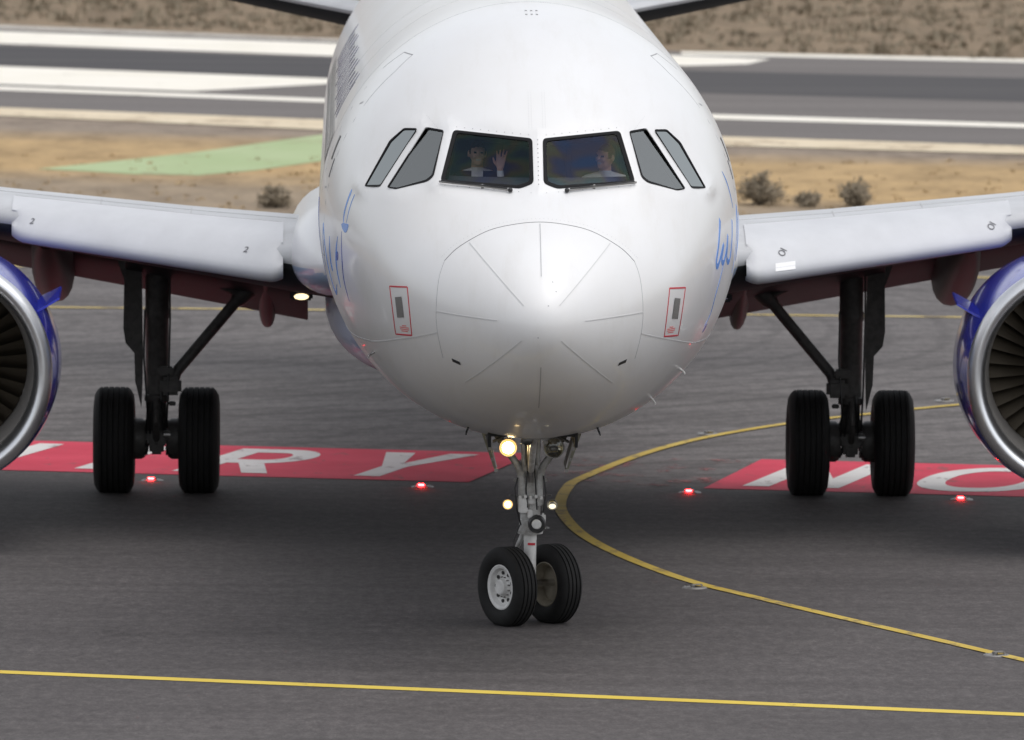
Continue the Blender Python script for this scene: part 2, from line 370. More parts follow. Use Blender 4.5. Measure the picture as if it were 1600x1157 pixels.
# ------------------------------------------------------------------ mesh builder
class MB:
    def __init__(s): s.v, s.f = [], []
    def add(s, v, f):
        o = len(s.v); s.v += [tuple(p) for p in v]; s.f += [tuple(i + o for i in q) for q in f]; return s
    def box(s, c, d, R=None, bev=0.0):
        c = Vector(c); hx, hy, hz = d[0] / 2, d[1] / 2, d[2] / 2
        if bev <= 0:
            P = [Vector((x * hx, y * hy, z * hz)) for x in (-1, 1) for y in (-1, 1) for z in (-1, 1)]
            F = [(0, 1, 3, 2), (4, 6, 7, 5), (0, 4, 5, 1), (2, 3, 7, 6), (0, 2, 6, 4), (1, 5, 7, 3)]
        else:
            bm = bmesh.new(); bmesh.ops.create_cube(bm, size=1)
            for q in bm.verts: q.co = Vector((q.co.x * d[0], q.co.y * d[1], q.co.z * d[2]))
            bmesh.ops.bevel(bm, geom=bm.edges[:], offset=bev, segments=2, affect='EDGES')
            bm.verts.index_update()
            P = [q.co.copy() for q in bm.verts]; F = [tuple(q.index for q in f.verts) for f in bm.faces]; bm.free()
        if R is not None: P = [R @ p for p in P]
        return s.add([c + p for p in P], F)
    def tube(s, a, b, r0, r1=None, n=14, caps=True):
        a, b = Vector(a), Vector(b); r1 = r0 if r1 is None else r1
        return s.path([(a, r0), (b, r1)], n, caps)
    def path(s, pts, n=12, caps=True):
        P = [(Vector(p), r) for p, r in pts]; V, F = [], []; prev = None
        for i, (p, r) in enumerate(P):
            t = (P[min(i + 1, len(P) - 1)][0] - P[max(i - 1, 0)][0])
            t = t.normalized() if t.length > 1e-9 else Vector((0, 0, 1))
            if prev is None:
                u = t.cross(Vector((0, 0, 1)) if abs(t.z) < .9 else Vector((1, 0, 0))).normalized()
            else:
                u = (prev - t * prev.dot(t)).normalized()
            prev = u; q = t.cross(u)
            V += [p + (u * math.cos(2 * math.pi * k / n) + q * math.sin(2 * math.pi * k / n)) * r for k in range(n)]
        for i in range(len(P) - 1):
            for k in range(n):
                F.append((i * n + k, i * n + (k + 1) % n, (i + 1) * n + (k + 1) % n, (i + 1) * n + k))
        if caps: F += [tuple(range(n))[::-1], tuple(range((len(P) - 1) * n, len(P) * n))]
        return s.add(V, F)
    def lathe(s, prof, c=(0, 0, 0), axis='X', n=48, closed=False):
        V, F = [], []; c = Vector(c); m = len(prof)
        for k in range(n):
            a = 2 * math.pi * k / n; ca, sa = math.cos(a), math.sin(a)
            for (h, r) in prof:
                p = {'X': (h, r * ca, r * sa), 'Y': (r * sa, h, r * ca), 'Z': (r * ca, r * sa, h)}[axis]
                V.append(c + Vector(p))
        for k in range(n):
            k2 = (k + 1) % n
            for j in range(m if closed else m - 1):
                j2 = (j + 1) % m
                F.append((k * m + j, k * m + j2, k2 * m + j2, k2 * m + j))
        return s.add(V, F)
    def loft(s, rings, closed=True, cap0=True, cap1=True):
        n = len(rings[0]); V = [p for r in rings for p in r]; F = []
        for i in range(len(rings) - 1):
            for k in range(n if closed else n - 1):
                F.append((i * n + k, i * n + (k + 1) % n, (i + 1) * n + (k + 1) % n, (i + 1) * n + k))
        if cap0: F.append(tuple(range(n))[::-1])
        if cap1: F.append(tuple(range((len(rings) - 1) * n, len(rings) * n)))
        return s.add(V, F)
    def ell(s, c, r, n=16, m=10, R=None):
        V, F = [], []; c = Vector(c)
        for i in range(m + 1):
            t = math.pi * i / m
            for k in range(n):
                a = 2 * math.pi * k / n
                p = Vector((r[0] * math.sin(t) * math.cos(a), r[1] * math.sin(t) * math.sin(a), r[2] * math.cos(t)))
                V.append(c + (R @ p if R is not None else p))
        for i in range(m):
            for k in range(n):
                F.append((i * n + k, (i + 1) * n + k, (i + 1) * n + (k + 1) % n, i * n + (k + 1) % n))
        return s.add(V, F)
    def poly(s, pts, h=None):
        """polygon sheet, or prism when a thickness vector h is given"""
        P = [Vector(p) for p in pts]; n = len(P)
        if h is None: return s.add(P, [tuple(range(n))])
        h = Vector(h)
        return s.add(P + [p + h for p in P], [tuple(range(n))[::-1], tuple(range(n, 2 * n))] + [(i, (i + 1) % n, n + (i + 1) % n, n + i) for i in range(n)])
    def mesh(s, name, smooth=None):
        me = bpy.data.meshes.new(name); me.from_pydata(s.v, [], s.f); me.validate(); 
        bm = bmesh.new(); bm.from_mesh(me)
        bmesh.ops.remove_doubles(bm, verts=bm.verts[:], dist=1e-5)
        bmesh.ops.recalc_face_normals(bm, faces=bm.faces[:])
        bm.to_mesh(me); bm.free()
        if smooth:
            me.polygons.foreach_set("use_smooth", [True] * len(me.polygons))
            me.set_sharp_from_angle(angle=rad(smooth))
        return me
    def build(s, name, m, parent=None, smooth=35, keep=False):
        return link(name, s.mesh(name, smooth), m, parent)

def link(name, me, m=None, parent=None):
    o = bpy.data.objects.new(name, me); COL.objects.link(o)
    if m is not None and len(me.materials) == 0: me.materials.append(M[m] if isinstance(m, str) else m)
    if parent is not None: o.parent = parent
    return o

def tag(o, label=None, cat=None, group=None, kind=None):
    if label: o["label"] = label
    if cat: o["category"] = cat
    if group: o["group"] = group
    if kind: o["kind"] = kind
    return o

# ------------------------------------------------------------------ the ground
def sheet(name, pts, z, m, parent=None, kind='structure'):
    o = MB().poly([(x, y, z) for x, y in pts]).build(name, m, parent, smooth=None)
    if parent is None: o["kind"] = kind
    if o.data.polygons and o.data.polygons[0].normal.z < 0:
        o.data.flip_normals()
    return o

sheet('ground', [(-9000, -9000), (9000, -9000), (9000, 9000), (-9000, 9000)], -0.03, 'soil')
sheet('taxiway', [(-400, -600), (400, -600), (400, 13.75 - 400.2 * math.tan(rad(11.7))), (-400, 13.75 + 399.8 * math.tan(rad(11.7)))], 0.0, 'asphalt')
sheet('apron_pavement', [(-400, -120), (400, -120), (400, 50.5), (-400, 52.0)], -0.005, 'apron')
def strip_line(name, P, Q, ext, z, m):
    """a band between two edges; each edge given by two ground points, prolonged by ext on both sides"""
    def ex(a, b):
        a, b = Vector((*a, 0)), Vector((*b, 0)); d = (b - a).normalized()
        return a - d * ext[0], b + d * ext[1]
    a, b = ex(*P); c, d = ex(*Q)
    return sheet(name, [(a.x, a.y), (b.x, b.y), (d.x, d.y), (c.x, c.y)], z, m)
# the runway beyond, its bands bend a little between the two ends in view
def band(name, far, near, z, m):
    return sheet(name, far + near[::-1], z, m)
band('runway', [(-260, 262), (-12.5, 131.0), (-4.2, 124.2), (3.9, 118.8), (11.8, 115.8), (300, 60)],
     [(-260, 215), (-10.35, 90.2), (-3.7, 86.2), (4.1, 81.5), (9.6, 79.2), (300, 30)], -0.020, 'runway')
band('runway_rubber_band', [(-60, 150), (-12.0, 119.5), (-4.1, 114.4), (4.2, 109.3), (11.2, 107.0), (60, 96)],
     [(-60, 140), (-11.5, 110.0), (-4.0, 105.0), (4.0, 99.6), (10.6, 96.9), (60, 84)], -0.016, 'rubber')
band('runway_marking', [(-40, 146.5), (-12.52, 127.2), (-4.18, 121.7), (3.9, 116.6), (5.9, 115.2)],
     [(-40, 140.5), (-12.14, 120.6), (-4.19, 115.3), (3.9, 111.6), (5.3, 112.6)], -0.012, 'p_cream')
band('runway_marking', [(-40, 128), (-11.44, 109.4), (-4.04, 104.8), (-2.8, 104.2)],
     [(-40, 120), (-10.98, 101.5), (-6.79, 99.0), (-2.8, 103.9)], -0.012, 'p_cream')
band('runway_edge_line', [(-40, 149.5), (-12.7, 130.6), (-4.17, 124.0)], [(-40, 148.6), (-12.6, 129.0), (-4.17, 123.0)], -0.012, 'p_grey')
band('runway_edge_line', [(3.9, 118.7), (11.8, 115.8), (60, 98)], [(3.9, 117.2), (11.7, 114.2), (60, 96)], -0.012, 'p_cream')
band('runway_edge_line', [(-40, 118.4), (-10.95, 100.5), (-3.88, 96.2), (4.15, 91.0), (10.1, 88.3), (60, 68)],
     [(-40, 116.9), (-10.83, 98.9), (-3.85, 94.7), (4.11, 89.2), (10.0, 86.8), (60, 66)], -0.008, 'p_cream')
band('runway_edge_line', [(-40, 110), (-10.41, 92.1), (-3.77, 88.3), (4.15, 83.1), (9.66, 80.6), (60, 58)],
     [(-40, 107), (-10.22, 89.0), (-3.69, 84.6), (4.08, 80.0), (9.5, 77.9), (60, 55)], -0.012, 'p_shoulder')
sheet('green_verge', [(-8.5, 71.6), (-7.2, 74.2), (-5.94, 76.9), (-3.72, 83.0), (-1.0, 89), (0.6, 86.5), (-2.2, 78.0), (-3.54, 74.4), (-4.6, 71.6), (-5.57, 70.0), (-6.71, 70.2), (-7.5, 70.9)], -0.022, 'p_green')

def ribbon_flat(name, pts, wd, z, m, kind='structure', sub=8):
    P = [Vector((*p, 0)) for p in pts]; Q = []
    for i in range(len(P) - 1):                    # Catmull-Rom through the points
        a, b, c, d = P[max(i - 1, 0)], P[i], P[i + 1], P[min(i + 2, len(P) - 1)]
        for k in range(sub):
            t = k / sub
            Q.append(0.5 * ((2 * b) + (c - a) * t + (2 * a - 5 * b + 4 * c - d) * t * t + (3 * b - a - 3 * c + d) * t ** 3))
    Q.append(P[-1]); V, F = [], []
    for i, q in enumerate(Q):
        t = (Q[min(i + 1, len(Q) - 1)] - Q[max(i - 1, 0)]).normalized(); nrm = Vector((-t.y, t.x, 0))
        V += [q + nrm * wd / 2 + Vector((0, 0, z)), q - nrm * wd / 2 + Vector((0, 0, z))]
        if i: F.append((2 * i - 2, 2 * i - 1, 2 * i + 1, 2 * i))
    o = MB().add(V, F).build(name, m, None, smooth=None)
    if o.data.polygons[0].normal.z < 0: o.data.flip_normals()
    o["kind"] = kind
    return o
ribbon_flat('taxiway_centreline', [(14, -22), (7.6, -9), (4.71, -2.75), (3.91, -1.0), (3.08, 0.8), (2.39, 2.35), (1.76, 3.85), (1.18, 5.95), (0.78, 8.0), (0.58, 9.95), (0.53, 11.5), (0.62, 13.25), (0.78, 14.35), (1.48, 17.2), (2.26, 19.4), (3.31, 21.35), (4.36, 22.75), (5.52, 24.1), (9, 27.8), (16, 34)], 0.13, 0.008, 'p_yellow')
ribbon_flat('taxiway_edge_line', [(-30, 3.3), (-22, 0.95), (-13.2, -1.6), (-4.59, -4.1), (3.6, -6.5), (12, -9)], 0.22, 0.004, 'p_yellow_new')
ribbon_flat('apron_line', [(-60, 41.5), (-6.2, 38.9), (3.1, 38.35), (60, 34.0)], 0.20, 0.004, 'p_yellow_old')
ribbon_flat('apron_line', [(-60, 51), (-6.6, 46.9), (5.6, 45.9), (60, 42)], 0.25, 0.004, 'p_yellow_old')

# red NO ENTRY panels: a frame turned against the view, s along the line, t away from the viewer
FA = rad(-11.7)
def fr(s, t): return (-0.24 + s * math.cos(FA) - t * math.sin(FA), 13.78 + s * math.sin(FA) + t * math.cos(FA))
def panel(name, s0, s1, label):
    o = sheet(name, [fr(s0, 0), fr(s1, 0), fr(s1 + 0.02, 3.55), fr(s0 + 0.02, 3.55)], 0.004, 'p_red')
    o["label"] = label
    return o
pan_l = panel('red_pavement_marking', -14.5, -0.24, 'red pavement panel with white letters left of the nose gear')
pan_r = panel('red_pavement_marking', 2.41, 17.0, 'red pavement panel with white letters right of the yellow curve')
sheet('worn_red_traces', [fr(0.2, 0.1), fr(2.4, 0.1), fr(2.42, 3.4), fr(0.22, 3.4)], 0.004, 'p_redold')

def letter(ch, s0, wd, parent, t0=0.36, t1=3.2, sw=0.30):
    H = t1 - t0; polys = []
    def q(*pts): polys.append([(s0 + a * wd + .05 * b * H, t0 + b * H) for a, b in pts])
    k = sw / wd
    kv = 0.15
    if ch == 'N':
        q((0, 0), (k, 0), (k, 1), (0, 1)); q((1 - k, 0), (1, 0), (1, 1), (1 - k, 1))
        q((k, 1), (k, 0.62), (1 - k, 0), (1 - k, 0.38))
    elif ch == 'T':
        q((0, 1 - kv), (1, 1 - kv), (1, 1), (0, 1)); q((.5 - k / 2, 0), (.5 + k / 2, 0), (.5 + k / 2, 1 - kv), (.5 - k / 2, 1 - kv))
    elif ch == 'E':
        q((0, 0), (k, 0), (k, 1), (0, 1))
        for b in (0, .5 - kv / 2, 1 - kv): q((k, b), (1, b), (1, b + kv), (k, b + kv))
    elif ch == 'Y':
        q((.5 - k / 2, 0), (.5 + k / 2, 0), (.5 + k / 2, .42), (1, 1), (1 - k * 1.15, 1), (.5, .56), (k * 1.15, 1), (0, 1), (.5 - k / 2, .42))
    elif ch == 'R':
        q((0, 0), (k, 0), (k, 1), (0, 1))
        n = 14
        def arc(ro, i):
            a = math.pi / 2 - math.pi * i / n
            rx, ry, cy = ((1 - .55, .3, .7), (1 - .55 - k, .3 - kv, .7))[ro]
            return (.55 + rx * math.cos(a), cy + ry * math.sin(a))
        q((k, 1 - kv), (.55, 1 - kv), (.55, 1), (k, 1)); q((k, .4), (.55, .4), (.55, .4 + kv), (k, .4 + kv))
        for i in range(n): q(arc(1, i), arc(1, i + 1), arc(0, i + 1), arc(0, i))
        q((.40, .4), (.40 + k, .4), (1, 0), (1 - k, 0))
    elif ch == 'O':
        n = 40
        for i in range(n):
            a, b = 2 * math.pi * i / n, 2 * math.pi * (i + 1) / n
            def e(an, o): 
                ca, sa = math.cos(an), math.sin(an); r = 1.0 if o else 1.0
                return (.5 + (.5 - (0 if o else k)) * math.copysign(abs(ca) ** .85, ca), .5 + (.5 - (0 if o else kv)) * math.copysign(abs(sa) ** .85, sa))
            q(e(a, 0), e(a, 1), e(b, 1), e(b, 0))
    mb = MB()
    for p in polys: mb.poly([(*fr(*c), 0.008) for c in p])
    o = mb.build('letter', 'p_white', parent, smooth=None)
    bm = bmesh.new(); bm.from_mesh(o.data)
    for f in bm.faces:
        if f.normal.z < 0: f.normal_flip()
    bm.to_mesh(o.data); bm.free()
    o["label"] = 'white painted letter ' + ch
    return o
for ch, s0 in zip("YRTNE", (-2.03, -3.72, -5.25, -6.95, -8.5)): letter(ch, s0, 1.1, pan_l)
for ch, s0 in zip("ON", (-11.2, -12.8)): letter(ch, s0, 1.3 if ch == 'O' else 1.1, pan_l)
for ch, s0, wd in (('N', 2.78, 1.08), ('O', 4.52, 1.45), ('E', 7.0, 1.05), ('N', 8.6, 1.1), ('T', 10.3, 1.1), ('R', 12.0, 1.1), ('Y', 13.6, 1.1)):
    letter(ch, s0, wd, pan_r)

def inset_light(name, x, y, lit, label, cat, group, yaw=FA):
    root = bpy.data.objects.new(name, None); COL.objects.link(root)
    root.location = (x, y, 0.0); root.rotation_euler.z = yaw
    tag(root, label, cat, group)
    MB().lathe([(0.0, 0.125), (0.008, 0.12), (0.014, 0.09), (0.016, 0.0)], axis='Z', n=28).build('housing', 'fixture', root)
    MB().box((0, -0.035, 0.030), (0.12, 0.06, 0.026), bev=0.008).build('lens_hood', 'fixture', root)
    MB().box((0, -0.068, 0.030), (0.068, 0.012, 0.020), bev=0.004).build('lens', 'red_lit' if lit else 'lamp_off', root)
    for a in range(4):
        MB().lathe([(0.02, 0.012), (0.027, 0.010), (0.027, 0)], (0.098 * math.cos(a * 1.57 + .8), 0.098 * math.sin(a * 1.57 + .8), -.008), 'Z', 8).build('bolt', 'steel', root)
    return root
for (x, y), lab in zip([(-3.98, 13.84), (-0.98, 13.30), (1.96, 12.83), (4.91, 12.23)],
        ['glowing red pavement light between the left main wheels', 'glowing red pavement light left of the nose gear',
         'glowing red pavement light right of the yellow curve', 'glowing red pavement light in front of the letter O']):
    inset_light('stop_bar_light', x, y - 0.02, True, lab, 'pavement light', 'red stop bar lights')
for (x, y), lab in zip([(1.81, 3.2), (4.47, -2.35), (2.31, 19.9), (5.34, 24.6), (0.28, 8.9)],
        ['unlit pavement light beside the yellow curve right of the nose wheels', 'unlit pavement light on the yellow curve at the right picture edge',
         'unlit pavement light behind the yellow curve beyond the nose', 'unlit pavement light beside the yellow curve near the right engine',
         'unlit pavement light just behind the nose gear strut']):
    inset_light('centreline_light', x, y, False, lab, 'pavement light', 'unlit centreline lights', 0.5)

# ------------------------------------------------------------------ the airplane frame
NX, NY, TH = 0.26, -5.07, rad(1.12)
AIR = bpy.data.objects.new('airplane', None); COL.objects.link(AIR)
AIR.location = (NX, NY, 0); AIR.rotation_euler = (0, 0, TH)
tag(AIR, 'white passenger jet with blue engines taxiing nose first toward the viewer', 'airplane')
ZC = 3.80
ST = np.array([
 (0,-.59,-.59,0,-.59),(.02,-.47,-.71,.125,-.588),(.1,-.33,-.85,.28,-.58),(.3,-.12,-1.05,.51,-.56),(.6,.10,-1.24,.765,-.52),(.9,.265,-1.365,.96,-.47),(1.2,.405,-1.465,1.12,-.42),
 (1.5,.545,-1.55,1.255,-.36),(1.8,.75,-1.62,1.37,-.30),(2.2,1.02,-1.70,1.50,-.23),(2.6,1.25,-1.775,1.61,-.17),(3,1.45,-1.835,1.70,-.12),(3.5,1.655,-1.90,1.80,-.08),(4,1.81,-1.95,1.88,-.05),
 (5,1.985,-2.02,1.965,-.01),(6,2.055,-2.06,1.995,0),(7,2.07,-2.07,2.0,0),(22,2.07,-2.07,2.0,0),(25,2.07,-1.95,1.99,.03),(28,2.05,-1.45,1.85,.2),(31,1.95,-.75,1.5,.5),(34,1.75,0,1.,.8),(36.5,1.4,.6,.5,1.),(37.5,1.1,.9,.12,1.)])
def pchip(x, y):
    h = np.diff(x); d = np.diff(y) / h; m = np.zeros(len(x))
    for i in range(1, len(x) - 1):
        if d[i - 1] * d[i] > 0:
            w1 = 2 * h[i] + h[i - 1]; w2 = h[i] + 2 * h[i - 1]; m[i] = (w1 + w2) / (w1 / d[i - 1] + w2 / d[i])
    m[0] = d[0]; m[-1] = d[-1]
    def f(q):
        q = min(max(q, x[0]), x[-1]); i = int(min(max(np.searchsorted(x, q) - 1, 0), len(x) - 2)); t = (q - x[i]) / h[i]
        return float((1 + 2 * t) * (1 - t) ** 2 * y[i] + t * (1 - t) ** 2 * h[i] * m[i] + t * t * (3 - 2 * t) * y[i + 1] + t * t * (t - 1) * h[i] * m[i + 1])
    return f
TT = np.sqrt(ST[:, 0]); PF = [pchip(TT, ST[:, k]) for k in (1, 2, 3, 4)]
def prof(Y):
    t = math.sqrt(max(Y, 0)); return [f(t) for f in PF]
def sec(Y, th, off=0.0):
    t, b, h, c = prof(Y); s, co = math.sin(th), math.cos(th)
    return Vector(((h - off) * s, Y, ZC + c + ((t - c) if co > 0 else (c - b)) * co * (1 - off / max(h, .05))))
def ins(x, Y, z):
    t, b, h, c = prof(Y); q = z - ZC - c; a = (t - c) if q > 0 else (c - b)
    return 1 - ((x / max(h, 1e-6)) ** 2 + (q / max(a, 1e-6)) ** 2)
def yfront(x, z):
    a, b = 0.0, 7.0
    for _ in range(34):
        m = (a + b) / 2
        if ins(x, m, z) > 0: b = m
        else: a = m
    return b
def xside(Y, z):
    t, b, h, c = prof(Y); q = z - ZC - c; a = (t - c) if q > 0 else (c - b)
    return h * math.sqrt(max(1 - (q / a) ** 2, 0))
def nrm(p):
    e = 1e-3; x, y, z = p
    g = Vector((ins(x + e, y, z) - ins(x - e, y, z), ins(x, y + e, z) - ins(x, max(y - e, 1e-4), z), ins(x, y, z + e) - ins(x, y, z - e)))
    return -g.normalized()

# window outlines as seen square from the front (x, z), image right side; mirrored for the other side
WIN = {'windshield': [(.755, 4.818), (.050, 4.764), (.048, 4.394), (.17, 4.347), (.878, 4.391)],
       'sliding_window': [(1.01, 4.826), (.845, 4.812), (.943, 4.43), (1.0, 4.379), (1.28, 4.29), (1.36, 4.295)],
       'rear_window': [(1.207, 4.802), (1.085, 4.812), (1.424, 4.293), (1.566, 4.276), (1.334, 4.683)]}
def ccw(P):
    a = sum(P[i][0] * P[(i + 1) % len(P)][1] - P[(i + 1) % len(P)][0] * P[i][1] for i in range(len(P)))
    return P if a > 0 else P[::-1]
def rounded(P, r):
    P = ccw(P); out = []; n = len(P)
    for i in range(n):
        p, a, b = Vector(P[i]), Vector(P[i - 1]), Vector(P[(i + 1) % n])
        u, v = (a - p), (b - p); rr = min(r, u.length * .4, v.length * .4); u.normalize(); v.normalize()
        A, B = p + u * rr, p + v * rr
        for k in range(5):
            t = k / 4; out.append((A * (1 - t) ** 2 + p * 2 * t * (1 - t) + B * t * t))
    return out
def sdist(P, q):
    """signed distance to a convex ccw polygon, negative inside"""
    q = Vector(q); inside = True; best = 9
    for i in range(len(P)):
        a, b = Vector(P[i]), Vector(P[(i + 1) % len(P)]); e = b - a
        if e.x * (q.y - a.y) - e.y * (q.x - a.x) < 0: inside = False
        t = max(0, min(1, (q - a).dot(e) / e.dot(e))); best = min(best, (q - a - e * t).length)
    return -best if inside else best
WINS = []
for k, P in WIN.items():
    for sgn in (1, -1):
        Q = ccw([(sgn * x, z) for x, z in P])
        A = np.array([(x, z, 1) for x, z in Q]); yy = np.array([yfront(x, z) for x, z in Q])
        pl = np.linalg.lstsq(A, yy, rcond=None)[0]
        WINS.append((k, sgn, Q, pl))
def flat(x, Y, z):
    """flatten the skin to a plane inside each window"""
    if Y > 4.2 or z < ZC + .3 or z > ZC + 1.25: return Y
    tot, acc = 0.0, 0.0
    for k, sgn, Q, pl in WINS:
        if sgn * x < -0.3: continue
        d = sdist(Q, (x, z))
        if d < 0.14:
            t = 1 - max(d, 0) / 0.14; wgt = t * t * (3 - 2 * t)
            tot += wgt; acc += wgt * (pl[0] * x + pl[1] * z + pl[2] - Y)
    return Y + acc / max(1.0, tot)
def skin_pt(x, z):
    y = yfront(x, z); return Vector((x, flat(x, y, z), z))

# skin
def make_skin(Ys, nseg, off=0.0):
    V, F = [], []
    for Y in Ys:
        for k in range(nseg):
            p = sec(Y, 2 * math.pi * k / nseg, off)
            V.append(Vector((p.x, flat(p.x, p.y, p.z), p.z)))
    for i in range(len(Ys) - 1):
        for k in range(nseg):
            F.append((i * nseg + k, (i + 1) * nseg + k, (i + 1) * nseg + (k + 1) % nseg, i * nseg + (k + 1) % nseg))
    return V, F
def cut_windows(bm, grow=0.0):
    for k, sgn, Q, pl in WINS:
        P = rounded(Q, 0.035 if k == 'windshield' else 0.022)
        if grow:
            c = sum(P, Vector((0, 0))) / len(P); P = [p + (p - c).normalized() * grow for p in P]
        xs = [p.x for p in P]; zs = [p.y for p in P]
        faces = [f for f in bm.faces if f.calc_center_median().y < 4.3 and any(min(xs) - .1 < v.co.x < max(xs) + .1 and min(zs) - .1 < v.co.z < max(zs) + .1 for v in f.verts)
                 and f.calc_center_median().z > ZC + .2]
        for i in range(len(P)):
            a, b = P[i], P[(i + 1) % len(P)]; e = b - a
            if e.length < 1e-5: continue
            no = Vector((e.y, 0, -e.x)).normalized()         # outward
            geom = set(faces)
            for f in faces: geom.update(f.edges); geom.update(f.verts)
            ret = bmesh.ops.bisect_plane(bm, geom=list(geom), plane_co=(a.x, 0, a.y), plane_no=no, dist=1e-6)
            cand = [f for f in ret['geom'] if isinstance(f, bmesh.types.BMFace) and f.is_valid]
            inn = []
            for f in cand:
                c = f.calc_center_median(); ok = True
                for j in range(i + 1):
                    a2, b2 = P[j], P[(j + 1) % len(P)]; e2 = b2 - a2
                    if e2.x * (c.z - a2.y) - e2.y * (c.x - a2.x) < -1e-7: ok = False; break
                if ok: inn.append(f)
            faces = inn
        bmesh.ops.delete(bm, geom=faces, context='FACES')
Ys = list(np.linspace(0.02, math.sqrt(7.2), 105) ** 2) + list(np.linspace(7.6, 22, 30)) + list(np.linspace(22.5, 37.5, 31))
V, F = make_skin(Ys, 168)
nS = 168
V.append(Vector((0, 0, ZC - .59))); tip = len(V) - 1
F += [(k, (k + 1) % nS, tip) for k in range(nS)]
F.append(tuple(range((len(Ys) - 1) * nS, len(Ys) * nS)))
me = bpy.data.meshes.new('fuselage'); me.from_pydata(V, [], F)
bm = bmesh.new(); bm.from_mesh(me); bmesh.ops.recalc_face_normals(bm, faces=bm.faces[:]); cut_windows(bm)
# opening of the nose gear bay
gone = [f for f in bm.faces if 3.3 < f.calc_center_median().y < 5.75 and abs(f.calc_center_median().x) < .36 and f.calc_center_median().z < ZC - 1.5]
bmesh.ops.delete(bm, geom=gone, context='FACES')
bm.to_mesh(me); bm.free()
me.polygons.foreach_set("use_smooth", [True] * len(me.polygons))
FUS = link('fuselage', me, 'white', AIR)
# gear bay box
mb = MB()
for c, d in (((0, 4.5, 2.75), (.80, 2.6, .03)), ((-.40, 4.5, 2.3), (.03, 2.6, .9)), ((.40, 4.5, 2.3), (.03, 2.6, .9)), ((0, 3.22, 2.35), (.8, .03, .8)), ((0, 5.8, 2.35), (.8, .03, .8))):
    mb.box(c, d)
mb.build('nose_gear_bay', 'dark', FUS)
# cockpit lining
V, F = make_skin([0.95, 1.2, 1.45] + list(np.linspace(1.6, 3.6, 40)) + [3.9, 4.2], 120)
V = [v - nrm((v.x, max(v.y, .9), v.z)) * .085 for v in V]
me = bpy.data.meshes.new('cockpit_lining'); me.from_pydata(V, [], F + [tuple(range(41 * 0, 120))[::-1], tuple(range(44 * 120, 45 * 120))])
bm = bmesh.new(); bm.from_mesh(me); bmesh.ops.recalc_face_normals(bm, faces=bm.faces[:]); cut_windows(bm, 0.02)
bmesh.ops.delete(bm, geom=[f for f in bm.faces if f.calc_center_median().z < ZC - .75 and len(f.verts) == 4], context='FACES')
bm.to_mesh(me); bm.free()
link('cockpit_lining', me, 'lining', FUS)
MB().box((0, 3.05, ZC - .72), (2.3, 2.2, .04)).build('cockpit_floor', 'lining', FUS)

for k, sgn, Q, pl in WINS:
    P = rounded(Q, 0.035 if k == 'windshield' else 0.022)
    c = sum(P, Vector((0, 0))) / len(P)
    g = 0.030 if k == 'windshield' else 0.012
    n3 = Vector((pl[0], -1, pl[1])).normalized()          # outward normal of y = ax+bz+c
    def P3(p, dn): 
        y = pl[0] * p.x + pl[1] * p.y + pl[2]; return Vector((p.x, y, p.y)) + n3 * dn
    def inset(p, d):
        q = p - c; return c + q * (1 - d / max(q.length, .05) * 1.15)
    outer0 = [skin_pt(p.x, p.y) + n3 * .0035 for p in (inset(p, -0.004) for p in P)]
    ring1 = [P3(inset(p, g * .5), .006) for p in P]
    ring2 = [P3(inset(p, g), .002) for p in P]
    ring3 = [P3(inset(p, g), -.07) for p in P]
    fr_o = MB().loft([outer0, ring1, ring2, ring3], True, False, False).build(k, 'gasket', AIR, smooth=40)
    fr_o["label"] = {'windshield': 'dark gasket framed front windshield', 'sliding_window': 'side sliding cockpit window', 'rear_window': 'rearmost cockpit side window'}[k]
    pane_mb = MB().poly([P3(inset(p, g * .9), -.004) for p in P])
    pane_mb.build('pane', {'windshield': 'glass_front', 'sliding_window': 'glass_slide', 'rear_window': 'glass_side'}[k], fr_o, smooth=None)

# ribbons of paint, seams and strips lying on the skin
def ribbon(name, pts, wd, m, parent, raise_=0.003, taper=False, close=False):
    Q = []
    for i in range(len(pts) - 1):
        a, b = Vector(pts[i]), Vector(pts[i + 1]); n = max(1, int((b - a).length / .04))
        Q += [a.lerp(b, k / n) for k in range(n)]
    Q.append(Vector(pts[-1])); V, F = [], []
    for i, q in enumerate(Q):
        n = nrm(q); t = (Q[min(i + 1, len(Q) - 1)] - Q[max(i - 1, 0)]).normalized(); s = t.cross(n).normalized()
        ww = wd * (1 if not taper else max(.12, math.sin(math.pi * (i + .5) / len(Q))))
        V += [q + s * ww / 2 - n * .004, q + s * ww / 2 + n * raise_, q - s * ww / 2 + n * raise_, q - s * ww / 2 - n * .004]
        if i:
            o = 4 * i - 4
            F += [(o, o + 1, o + 5, o + 4), (o + 1, o + 2, o + 6, o + 5), (o + 2, o + 3, o + 7, o + 6)]
    return MB().add(V, F).build(name, m, parent, smooth=50)
def fr_pts(P, n=24):
    out = []
    for i in range(len(P) - 1):
        for k in range(n): 
            t = k / n; x = P[i][0] * (1 - t) + P[i + 1][0] * t; z = P[i][1] * (1 - t) + P[i + 1][1] * t
            out.append(Vector((x, yfront(x, z), z)))
    out.append(Vector((P[-1][0], yfront(*P[-1]), P[-1][1]))); return out
